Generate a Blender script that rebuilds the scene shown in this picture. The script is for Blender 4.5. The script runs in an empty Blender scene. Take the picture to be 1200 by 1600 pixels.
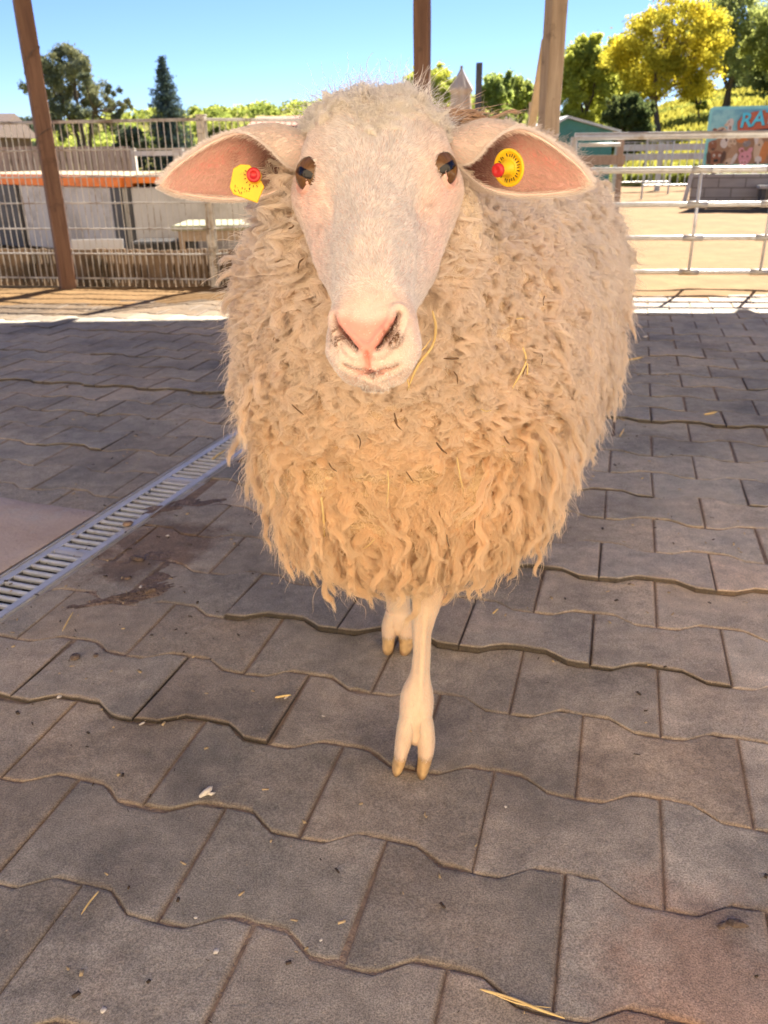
import bpy, math, random
import numpy as np
from mathutils import Matrix, Vector
from mathutils.bvhtree import BVHTree

# ------------------------------------------------------------------ camera, light, exposure
F_PX, PITCH, ROLL, CAM_H = 1300.0, 23.5, -0.76, 0.9
SUN_EL, SUN_AZ = 43.0, 30.0          # azimuth measured from +Y (away from camera) towards +X
SUN_STRENGTH, SKY_STRENGTH, EXPOSURE = 4.7, 0.052, 2.35
rng = np.random.default_rng(7)
random.seed(7)
sc = bpy.context.scene
R3 = (Matrix.Rotation(math.radians(90 - PITCH), 3, 'X') @ Matrix.Rotation(math.radians(ROLL), 3, 'Z'))
cd = bpy.data.cameras.new('camera')
cam = bpy.data.objects.new('camera', cd)
sc.collection.objects.link(cam)
cam.matrix_world = Matrix.Translation((0, 0, CAM_H)) @ R3.to_4x4()
cd.sensor_fit = 'VERTICAL'
cd.sensor_height = 36.0
cd.lens = 36.0 * F_PX / 1600.0
cd.clip_start, cd.clip_end = 0.05, 3000
cd.dof.use_dof = True
cd.dof.focus_distance = 0.78
cd.dof.aperture_fstop = cd.lens / 2.2
sc.camera = cam

w = bpy.data.worlds.new('World')
sc.world = w
w.use_nodes = True
nt = w.node_tree
sky = nt.nodes.new('ShaderNodeTexSky')
sky.sky_type = 'NISHITA'
sky.sun_disc = False
sky.sun_elevation = math.radians(SUN_EL)
sky.sun_rotation = math.radians(SUN_AZ)
sky.altitude = 2600
sky.air_density, sky.dust_density, sky.ozone_density = 1.0, 0.0, 1.0
bg = nt.nodes['Background']
bg.inputs['Strength'].default_value = SKY_STRENGTH
tint = nt.nodes.new('ShaderNodeMix')      # clear spring air: a little deeper blue
tint.data_type = 'RGBA'; tint.blend_type = 'MULTIPLY'; tint.inputs['Factor'].default_value = 1.0
tint.inputs['B'].default_value = (.43, .52, .74, 1)
nt.links.new(sky.outputs['Color'], tint.inputs['A'])
nt.links.new(tint.outputs['Result'], bg.inputs['Color'])

sd = bpy.data.lights.new('sun', 'SUN')
sd.energy = SUN_STRENGTH
sd.angle = math.radians(0.53)
sd.color = (1.0, 0.90, 0.77)
sun = bpy.data.objects.new('sun', sd)
sc.collection.objects.link(sun)
_e, _a = math.radians(SUN_EL), math.radians(SUN_AZ)
sdir = Vector((math.cos(_e) * math.sin(_a), math.cos(_e) * math.cos(_a), math.sin(_e)))
sun.rotation_euler = sdir.to_track_quat('Z', 'Y').to_euler()

vs = sc.view_settings
vs.view_transform = 'Standard'
vs.look = 'None'
vs.exposure = EXPOSURE
vs.gamma = 1.0
sc.cycles.max_bounces = 12
sc.cycles.diffuse_bounces = 10
sc.cycles.transparent_max_bounces = 16
sc.render.film_transparent = False

# ------------------------------------------------------------------ helpers
RM = np.array(R3)


def P(px, py, Y):
    """point of the place seen at photo pixel (px, py), Y metres in front of the camera"""
    d = RM @ np.array([(px - 600) / F_PX, -(py - 800) / F_PX, -1.0])
    t = Y / d[1]
    return d * t + np.array([0, 0, CAM_H])


def G(px, py):
    d = RM @ np.array([(px - 600) / F_PX, -(py - 800) / F_PX, -1.0])
    return d * (-CAM_H / d[2]) + np.array([0, 0, CAM_H])


def pixels(W):
    """photo pixel of world points"""
    v = (np.asarray(W) - np.array([0, 0, CAM_H])) @ RM
    return np.stack([600 + F_PX * v[..., 0] / -v[..., 2], 800 - F_PX * v[..., 1] / -v[..., 2]], -1)


def tag(o, label=None, cat=None, group=None, kind=None):
    if label: o['label'] = label
    if cat: o['category'] = cat
    if group: o['group'] = group
    if kind: o['kind'] = kind
    return o


def link(o, parent=None):
    sc.collection.objects.link(o)
    if parent is not None:
        o.parent = parent
    return o


def empty(name, loc, label, cat, group=None, rz=0.0):
    o = bpy.data.objects.new(name, None)
    o.empty_display_size = 0.1
    o.location = loc
    o.rotation_euler = (0, 0, rz)
    link(o)
    return tag(o, label, cat, group)


def mesh_obj(name, V, Fc, mat, parent=None, smooth=False, cols=None):
    me = bpy.data.meshes.new(name)
    V = np.asarray(V, dtype=float)
    me.from_pydata(V.tolist(), [], [list(map(int, f)) for f in Fc])
    me.update()
    if smooth:
        me.polygons.foreach_set('use_smooth', [True] * len(me.polygons))
    if cols is not None:
        ca = me.color_attributes.new('col', 'FLOAT_COLOR', 'POINT')
        c4 = np.ones((len(V), 4))
        c4[:, :3] = cols
        ca.data.foreach_set('color', c4.ravel())
    me.materials.append(mat)
    o = bpy.data.objects.new(name, me)
    return link(o, parent)


class MB:
    """collects shapes that make ONE mesh"""
    def __init__(self):
        self.V, self.F, self.C, self.n = [], [], [], 0

    def add(self, V, Fc, col=None):
        V = np.asarray(V, float)
        self.V.append(V)
        self.F.extend([tuple(int(i) + self.n for i in f) for f in Fc])
        if col is not None:
            c = np.asarray(col, float)
            if c.ndim == 1: c = np.tile(c, (len(V), 1))
            self.C.append(c)
        self.n += len(V)
        return self

    def box(self, lo, hi, M=None, col=None, bev=0.0):
        x0, y0, z0 = lo; x1, y1, z1 = hi
        b = min(bev, (x1 - x0) * .4, (y1 - y0) * .4, (z1 - z0) * .4)
        if b > 0:
            V, idx = [], {}
            for sx in (0, 1):
                for sy in (0, 1):
                    for sz in (0, 1):
                        X, Yv, Z = (x0, x1)[sx], (y0, y1)[sy], (z0, z1)[sz]
                        dx, dy, dz = (b, -b)[sx], (b, -b)[sy], (b, -b)[sz]
                        idx[sx, sy, sz] = len(V)
                        V += [(X, Yv + dy, Z + dz), (X + dx, Yv, Z + dz), (X + dx, Yv + dy, Z)]
            I = idx
            q = lambda a, k: I[a] + k
            Fc = []
            for k, ax in enumerate('xyz'):
                for s in (0, 1):
                    c = [(s, 0, 0), (s, 1, 0), (s, 1, 1), (s, 0, 1)] if k == 0 else \
                        [(0, s, 0), (0, s, 1), (1, s, 1), (1, s, 0)] if k == 1 else \
                        [(0, 0, s), (1, 0, s), (1, 1, s), (0, 1, s)]
                    if s == 0: c = c[::-1]
                    Fc.append([q(v, k) for v in c])
            # edges
            for a in (0, 1):
                for c2 in (0, 1):
                    Fc.append([q((0, a, c2), 1), q((1, a, c2), 1), q((1, a, c2), 2), q((0, a, c2), 2)])
                    Fc.append([q((a, 0, c2), 0), q((a, 1, c2), 0), q((a, 1, c2), 2), q((a, 0, c2), 2)])
                    Fc.append([q((a, c2, 0), 0), q((a, c2, 1), 0), q((a, c2, 1), 1), q((a, c2, 0), 1)])
            for v in I: Fc.append([q(v, 0), q(v, 1), q(v, 2)])
            V = np.array(V)
        else:
            V = np.array([(x, y, z) for x in (x0, x1) for y in (y0, y1) for z in (z0, z1)], float)
            Fc = [(0, 1, 3, 2), (4, 6, 7, 5), (0, 4, 5, 1), (2, 3, 7, 6), (0, 2, 6, 4), (1, 5, 7, 3)]
        if M is not None:
            V = V @ np.array(M)[:3, :3].T + np.array(M)[:3, 3]
        return self.add(V, Fc, col)

    def beam(self, a, b, wx, wy, bev=0.0, up=(0, 0, 1), col=None, spin=0.0):
        a, b = Vector(a), Vector(b)
        d = (b - a); L = d.length
        q = d.to_track_quat('Z', 'Y')
        # keep width axis horizontal
        z = d.normalized(); u = Vector(up)
        if abs(z.dot(u)) > .95: u = Vector((0, 1, 0))
        x = u.cross(z).normalized(); y = z.cross(x)
        M = Matrix(((x.x, y.x, z.x, a.x), (x.y, y.y, z.y, a.y), (x.z, y.z, z.z, a.z), (0, 0, 0, 1)))
        if spin: M = M @ Matrix.Rotation(spin, 4, 'Z')
        return self.box((-wx / 2, -wy / 2, 0), (wx / 2, wy / 2, L), M, col, bev)

    def tube(self, pts, rad, n=8, col=None, caps=True):
        pts = np.asarray(pts, float)
        rad = np.broadcast_to(np.asarray(rad, float), (len(pts),))
        tan = np.gradient(pts, axis=0)
        tan /= np.linalg.norm(tan, axis=1)[:, None] + 1e-12
        ref = np.array([0, 0, 1.0]) if abs(tan[0, 2]) < .9 else np.array([1.0, 0, 0])
        V = []
        for i in range(len(pts)):
            x = np.cross(ref, tan[i]); x /= np.linalg.norm(x) + 1e-12
            y = np.cross(tan[i], x)
            ref = y if False else ref
            ph = np.arange(n) * 2 * math.pi / n
            V.append(pts[i] + rad[i] * (np.cos(ph)[:, None] * x + np.sin(ph)[:, None] * y))
        V = np.concatenate(V)
        Fc = [(i * n + j, i * n + (j + 1) % n, (i + 1) * n + (j + 1) % n, (i + 1) * n + j)
              for i in range(len(pts) - 1) for j in range(n)]
        if caps:
            Fc.append(list(range(n))[::-1]); Fc.append([(len(pts) - 1) * n + j for j in range(n)])
        return self.add(V, Fc, col)

    def lathe(self, prof, M=None, n=24, col=None):
        V = [(r * math.cos(2 * math.pi * j / n), r * math.sin(2 * math.pi * j / n), z) for r, z in prof for j in range(n)]
        V = np.array(V)
        Fc = [(i * n + j, i * n + (j + 1) % n, (i + 1) * n + (j + 1) % n, (i + 1) * n + j)
              for i in range(len(prof) - 1) for j in range(n)]
        if M is not None: V = V @ np.array(M)[:3, :3].T + np.array(M)[:3, 3]
        return self.add(V, Fc, col)

    def prism(self, poly, t, M=None, col=None):
        """poly in XZ, thickness t along +Y"""
        n = len(poly)
        V = np.array([(x, 0, z) for x, z in poly] + [(x, t, z) for x, z in poly], float)
        Fc = [list(range(n)), list(range(n, 2 * n))[::-1]] + [(i, i + n, (i + 1) % n + n, (i + 1) % n) for i in range(n)]
        if M is not None: V = V @ np.array(M)[:3, :3].T + np.array(M)[:3, 3]
        return self.add(V, Fc, col)

    def build(self, name, mat, parent=None, smooth=False):
        V = np.concatenate(self.V)
        cols = np.concatenate(self.C) if self.C and sum(len(c) for c in self.C) == len(V) else None
        if parent is not None:
            Mi = np.array(parent.matrix_basis.inverted())
            V = V @ Mi[:3, :3].T + Mi[:3, 3]
        return mesh_obj(name, V, self.F, mat, parent, smooth, cols)


def mat_new(name):
    m = bpy.data.materials.new(name)
    m.use_nodes = True
    return m, m.node_tree.nodes, m.node_tree.links, m.node_tree.nodes['Principled BSDF']


def N(ns, typ, **kw):
    n = ns.new(typ)
    for k, v in kw.items():
        if k.startswith('i_'):
            n.inputs[k[2:].replace('_', ' ')].default_value = v
        else:
            setattr(n, k, v)
    return n


def mat(name, c1, c2=None, rough=.7, metal=0.0, scale=6.0, bump=0.0, bscale=60.0, stretch=(1, 1, 1), attr=False,
        c3=None, s3=2.0, spec=.4, t3=(.5, .62)):
    """mottled material: c1/c2 mixed by noise, optional stain colour c3, optional per-vertex tint 'col'"""
    m, ns, ln, b = mat_new(name)
    tc = N(ns, 'ShaderNodeTexCoord')
    mp = N(ns, 'ShaderNodeMapping'); mp.inputs['Scale'].default_value = stretch
    ln.new(tc.outputs['Object'], mp.inputs['Vector'])
    n1 = N(ns, 'ShaderNodeTexNoise', i_Scale=scale, i_Detail=7.0, i_Roughness=.62)
    ln.new(mp.outputs['Vector'], n1.inputs['Vector'])
    mix = N(ns, 'ShaderNodeMix', data_type='RGBA')
    rp = N(ns, 'ShaderNodeMapRange'); rp.inputs['From Min'].default_value = .34; rp.inputs['From Max'].default_value = .66
    ln.new(n1.outputs['Fac'], rp.inputs['Value'])
    ln.new(rp.outputs['Result'], mix.inputs['Factor'])
    mix.inputs['A'].default_value = (*c1, 1)
    mix.inputs['B'].default_value = (*(c2 or c1), 1)
    out = mix.outputs['Result']
    if c3:
        n3 = N(ns, 'ShaderNodeTexNoise', i_Scale=s3, i_Detail=5.0, i_Roughness=.7)
        ln.new(tc.outputs['Object'], n3.inputs['Vector'])
        r3 = N(ns, 'ShaderNodeMapRange'); r3.inputs['From Min'].default_value = t3[0]; r3.inputs['From Max'].default_value = t3[1]
        ln.new(n3.outputs['Fac'], r3.inputs['Value'])
        m3 = N(ns, 'ShaderNodeMix', data_type='RGBA')
        ln.new(r3.outputs['Result'], m3.inputs['Factor'])
        ln.new(out, m3.inputs['A']); m3.inputs['B'].default_value = (*c3, 1)
        out = m3.outputs['Result']
    if attr:
        at_ = N(ns, 'ShaderNodeAttribute', attribute_name='col')
        mm = N(ns, 'ShaderNodeMix', data_type='RGBA', blend_type='MULTIPLY'); mm.inputs['Factor'].default_value = 1
        ln.new(out, mm.inputs['A']); ln.new(at_.outputs['Color'], mm.inputs['B'])
        out = mm.outputs['Result']
    ln.new(out, b.inputs['Base Color'])
    b.inputs['Roughness'].default_value = rough
    b.inputs['Metallic'].default_value = metal
    b.inputs['Specular IOR Level'].default_value = spec
    if bump:
        nb = N(ns, 'ShaderNodeTexNoise', i_Scale=bscale, i_Detail=6.0)
        ln.new(mp.outputs['Vector'], nb.inputs['Vector'])
        bp = N(ns, 'ShaderNodeBump', i_Strength=bump, i_Distance=.01)
        ln.new(nb.outputs['Fac'], bp.inputs['Height'])
        ln.new(bp.outputs['Normal'], b.inputs['Normal'])
    return m


def sample(V, Q, n, wfun=None, rg=rng):
    """area-weighted random points on quads -> positions, normals, quad index"""
    V = np.asarray(V); Q = np.asarray(Q)
    T = np.concatenate([Q[:, [0, 1, 2]], Q[:, [0, 2, 3]]])
    a, b, c = V[T[:, 0]], V[T[:, 1]], V[T[:, 2]]
    nn = np.cross(b - a, c - a); ar = np.linalg.norm(nn, axis=1)
    w_ = ar.copy()
    if wfun is not None: w_ = w_ * wfun((a + b + c) / 3, nn / (ar[:, None] + 1e-12))
    w_ = np.maximum(w_, 0); w_ /= w_.sum()
    i = rg.choice(len(T), n, p=w_)
    r1 = np.sqrt(rg.random(n))[:, None]; r2 = rg.random(n)[:, None]
    p = a[i] * (1 - r1) + b[i] * r1 * (1 - r2) + c[i] * r1 * r2
    return p, nn[i] / (ar[i][:, None] + 1e-12), i


def curves_obj(name, pts, rad, cols, mat_, parent=None):
    """pts (n,k,3), rad (n,k) or (k,), cols (n,3) -> one hair curves object"""
    n, k, _ = pts.shape
    cu = bpy.data.hair_curves.new(name)
    cu.add_curves([k] * n)
    cu.attributes['position'].data.foreach_set('vector', pts.astype(np.float32).ravel())
    ra = cu.attributes.get('radius') or cu.attributes.new('radius', 'FLOAT', 'POINT')
    ra.data.foreach_set('value', np.broadcast_to(rad, (n, k)).astype(np.float32).ravel())
    ca = cu.attributes.new('col', 'FLOAT_COLOR', 'CURVE')
    c4 = np.ones((n, 4), np.float32); c4[:, :3] = cols
    ca.data.foreach_set('color', c4.ravel())
    cu.materials.append(mat_)
    o = bpy.data.objects.new(name, cu)
    return link(o, parent)


def smooth01(x, a, b):
    t = np.clip((x - a) / (b - a), 0, 1)
    return t * t * (3 - 2 * t)


def vnoise(p, scale, seed=0):
    """cheap smooth 3-D value noise, -1..1"""
    q = np.asarray(p) * scale + seed * 17.3
    i = np.floor(q).astype(np.int64); f_ = q - i; f_ = f_ * f_ * (3 - 2 * f_)
    def h(ix, iy, iz):
        n_ = (ix * 374761393 + iy * 668265263 + iz * 2147483647 + seed * 974711) & 0xffffffff
        n_ = ((n_ ^ (n_ >> 13)) * 1274126177) & 0xffffffff
        return ((n_ ^ (n_ >> 16)) & 0xffff) / 32767.5 - 1
    r = 0
    for dx in (0, 1):
        for dy in (0, 1):
            for dz in (0, 1):
                wx = f_[..., 0] if dx else 1 - f_[..., 0]
                wy = f_[..., 1] if dy else 1 - f_[..., 1]
                wz = f_[..., 2] if dz else 1 - f_[..., 2]
                r = r + h(i[..., 0] + dx, i[..., 1] + dy, i[..., 2] + dz) * wx * wy * wz
    return r


def cr(xs, ys, x):
    """smooth interpolation of a table (monotone-ish cubic hermite)"""
    xs, ys = np.asarray(xs, float), np.asarray(ys, float)
    if ys.ndim == 1: ys = ys[:, None]; flat = True
    else: flat = False
    m = np.zeros_like(ys)
    dx = np.diff(xs)[:, None]; d = np.diff(ys, axis=0) / dx
    m[1:-1] = (d[:-1] * dx[1:] + d[1:] * dx[:-1]) / (dx[:-1] + dx[1:])
    m[0], m[-1] = d[0], d[-1]
    x = np.clip(np.asarray(x, float), xs[0], xs[-1])
    i = np.clip(np.searchsorted(xs, x) - 1, 0, len(xs) - 2)
    h = (xs[i + 1] - xs[i])[:, None]; t = ((x - xs[i])[:, None]) / h
    r = (2 * t**3 - 3 * t**2 + 1) * ys[i] + (t**3 - 2 * t**2 + t) * h * m[i] + (-2 * t**3 + 3 * t**2) * ys[i + 1] + (t**3 - t**2) * h * m[i + 1]
    return r[:, 0] if flat else r
# ------------------------------------------------------------------ ground, pavement
# stone lattice measured from the photo: rows run 15.5 deg off the view
PA = math.radians(15.5)
UX = np.array([math.cos(PA), -math.sin(PA)]); VX = np.array([math.sin(PA), math.cos(PA)])
PU, PV, U0, V0 = 0.25, 0.1785, 0.008, 0.854


def uv2xy(u, v):
    return u[..., None] * UX + v[..., None] * VX


def wave(t):
    """boundary shape: crest at t=0, trough at t=.5 (period 1)"""
    t = np.abs((t + .5) % 1 - .5)
    return .0145 * (1 - 2 * smooth01(t, .155, .35))


def paver_material():
    m, ns, ln, b = mat_new('paver_concrete')
    tc = N(ns, 'ShaderNodeTexCoord')
    at_ = N(ns, 'ShaderNodeAttribute', attribute_name='col')
    n1 = N(ns, 'ShaderNodeTexNoise', i_Scale=1.9, i_Detail=10.0, i_Roughness=.70)
    n2 = N(ns, 'ShaderNodeTexNoise', i_Scale=430.0, i_Detail=3.0, i_Roughness=.7)
    n3 = N(ns, 'ShaderNodeTexNoise', i_Scale=24.0, i_Detail=8.0, i_Roughness=.72)
    for n_ in (n1, n2, n3): ln.new(tc.outputs['Object'], n_.inputs['Vector'])
    r1 = N(ns, 'ShaderNodeValToRGB')
    e = r1.color_ramp.elements
    e[0].position, e[0].color = .36, (.190, .174, .148, 1)
    e[1].position, e[1].color = .66, (.415, .346, .272, 1)
    x = r1.color_ramp.elements.new(.5); x.color = (.318, .284, .236, 1)
    ln.new(n1.outputs['Fac'], r1.inputs['Fac'])
    mr = N(ns, 'ShaderNodeMapRange'); mr.inputs['From Min'].default_value = .38; mr.inputs['From Max'].default_value = .62
    mr.inputs['To Min'].default_value = .60; mr.inputs['To Max'].default_value = 1.32
    ln.new(n2.outputs['Fac'], mr.inputs['Value'])
    mr3 = N(ns, 'ShaderNodeMapRange'); mr3.inputs['From Min'].default_value = .3; mr3.inputs['From Max'].default_value = .7
    mr3.inputs['To Min'].default_value = .72; mr3.inputs['To Max'].default_value = 1.25
    ln.new(n3.outputs['Fac'], mr3.inputs['Value'])
    mu = N(ns, 'ShaderNodeMath', operation='MULTIPLY')
    ln.new(mr.outputs['Result'], mu.inputs[0]); ln.new(mr3.outputs['Result'], mu.inputs[1])
    v1 = N(ns, 'ShaderNodeVectorMath', operation='MULTIPLY')
    ln.new(r1.outputs['Color'], v1.inputs[0]); ln.new(at_.outputs['Color'], v1.inputs[1])
    v2 = N(ns, 'ShaderNodeVectorMath', operation='SCALE')
    ln.new(v1.outputs['Vector'], v2.inputs[0]); ln.new(mu.outputs['Value'], v2.inputs['Scale'])
    # reddish worn patch low on the right, and a few fainter ones
    sp = N(ns, 'ShaderNodeVectorMath', operation='DISTANCE'); sp.inputs[1].default_value = (.42, .66, 0)
    ln.new(tc.outputs['Object'], sp.inputs[0])
    rs_ = N(ns, 'ShaderNodeMapRange'); rs_.inputs['From Min'].default_value = .26; rs_.inputs['From Max'].default_value = .04
    rs_.inputs['To Min'].default_value = -.12; rs_.inputs['To Max'].default_value = .34
    ln.new(sp.outputs['Value'], rs_.inputs['Value'])
    n5 = N(ns, 'ShaderNodeTexNoise', i_Scale=5.0, i_Detail=8.0, i_Roughness=.7); ln.new(tc.outputs['Object'], n5.inputs['Vector'])
    ad5 = N(ns, 'ShaderNodeMath', operation='ADD'); ln.new(rs_.outputs['Result'], ad5.inputs[0]); ln.new(n5.outputs['Fac'], ad5.inputs[1])
    r5 = N(ns, 'ShaderNodeMapRange'); r5.inputs['From Min'].default_value = .52; r5.inputs['From Max'].default_value = .78
    ln.new(ad5.outputs['Value'], r5.inputs['Value'])
    m5 = N(ns, 'ShaderNodeMix', data_type='RGBA', blend_type='MULTIPLY'); m5.inputs['B'].default_value = (1.0, .80, .72, 1)
    ln.new(r5.outputs['Result'], m5.inputs['Factor']); ln.new(v2.outputs['Vector'], m5.inputs['A'])
    # dark greasy stains with soft edges
    n6 = N(ns, 'ShaderNodeTexNoise', i_Scale=2.6, i_Detail=7.0, i_Roughness=.62); mp6 = N(ns, 'ShaderNodeMapping'); mp6.inputs['Location'].default_value = (7, 3, 1)
    ln.new(tc.outputs['Object'], mp6.inputs['Vector']); ln.new(mp6.outputs['Vector'], n6.inputs['Vector'])
    r6 = N(ns, 'ShaderNodeMapRange'); r6.inputs['From Min'].default_value = .54; r6.inputs['From Max'].default_value = .70; r6.inputs['To Max'].default_value = .75
    ln.new(n6.outputs['Fac'], r6.inputs['Value'])
    m6 = N(ns, 'ShaderNodeMix', data_type='RGBA', blend_type='MULTIPLY'); m6.inputs['B'].default_value = (.58, .56, .56, 1)
    ln.new(r6.outputs['Result'], m6.inputs['Factor']); ln.new(m5.outputs['Result'], m6.inputs['A'])
    # damp trodden-in dirt beside the drain
    sq = N(ns, 'ShaderNodeVectorMath', operation='DISTANCE'); sq.inputs[1].default_value = (-.60, 1.87, 0)
    ln.new(tc.outputs['Object'], sq.inputs[0])
    q7 = N(ns, 'ShaderNodeMapRange'); q7.inputs['From Min'].default_value = .34; q7.inputs['From Max'].default_value = .05
    q7.inputs['To Min'].default_value = -.18; q7.inputs['To Max'].default_value = .24
    ln.new(sq.outputs['Value'], q7.inputs['Value'])
    n7 = N(ns, 'ShaderNodeTexNoise', i_Scale=7.0, i_Detail=8.0, i_Roughness=.68); ln.new(tc.outputs['Object'], n7.inputs['Vector'])
    a7 = N(ns, 'ShaderNodeMath', operation='ADD'); ln.new(q7.outputs['Result'], a7.inputs[0]); ln.new(n7.outputs['Fac'], a7.inputs[1])
    r7 = N(ns, 'ShaderNodeMapRange'); r7.inputs['From Min'].default_value = .50; r7.inputs['From Max'].default_value = .66
    ln.new(a7.outputs['Value'], r7.inputs['Value'])
    m7 = N(ns, 'ShaderNodeMix', data_type='RGBA', blend_type='MULTIPLY'); m7.inputs['B'].default_value = (.56, .46, .40, 1)
    ln.new(r7.outputs['Result'], m7.inputs['Factor']); ln.new(m6.outputs['Result'], m7.inputs['A'])
    # pale fleck of spilled chalk/straw dust
    n4 = N(ns, 'ShaderNodeTexNoise', i_Scale=150.0, i_Detail=2.0)
    ln.new(tc.outputs['Object'], n4.inputs['Vector'])
    r4 = N(ns, 'ShaderNodeMapRange'); r4.inputs['From Min'].default_value = .72; r4.inputs['From Max'].default_value = .78
    ln.new(n4.outputs['Fac'], r4.inputs['Value'])
    mx = N(ns, 'ShaderNodeMix', data_type='RGBA'); mx.inputs['B'].default_value = (.42, .34, .25, 1)
    ln.new(r4.outputs['Result'], mx.inputs['Factor']); ln.new(m7.outputs['Result'], mx.inputs['A'])
    ln.new(mx.outputs['Result'], b.inputs['Base Color'])
    rr = N(ns, 'ShaderNodeMapRange'); rr.inputs['To Min'].default_value = .5; rr.inputs['To Max'].default_value = .85
    ln.new(n1.outputs['Fac'], rr.inputs['Value']); ln.new(rr.outputs['Result'], b.inputs['Roughness'])
    b.inputs['Specular IOR Level'].default_value = .4
    ad = N(ns, 'ShaderNodeMath', operation='MULTIPLY_ADD'); ad.inputs[1].default_value = 3.0
    ln.new(n3.outputs['Fac'], ad.inputs[0]); ln.new(n2.outputs['Fac'], ad.inputs[2])
    bp = N(ns, 'ShaderNodeBump', i_Strength=.55, i_Distance=.0022)
    ln.new(ad.outputs['Value'], bp.inputs['Height']); ln.new(bp.outputs['Normal'], b.inputs['Normal'])
    return m


D0, D1 = np.array([-.813, 1.522]), np.array([-.471, 2.524])      # near edge of the drain
DD = (D1 - D0) / np.linalg.norm(D1 - D0)
DN = np.array([-DD[1], DD[0]])                                    # towards the left, across the drain
DW = .142


def drain_uv(xy):
    r = xy - D0
    return r @ DD, r @ DN


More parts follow.
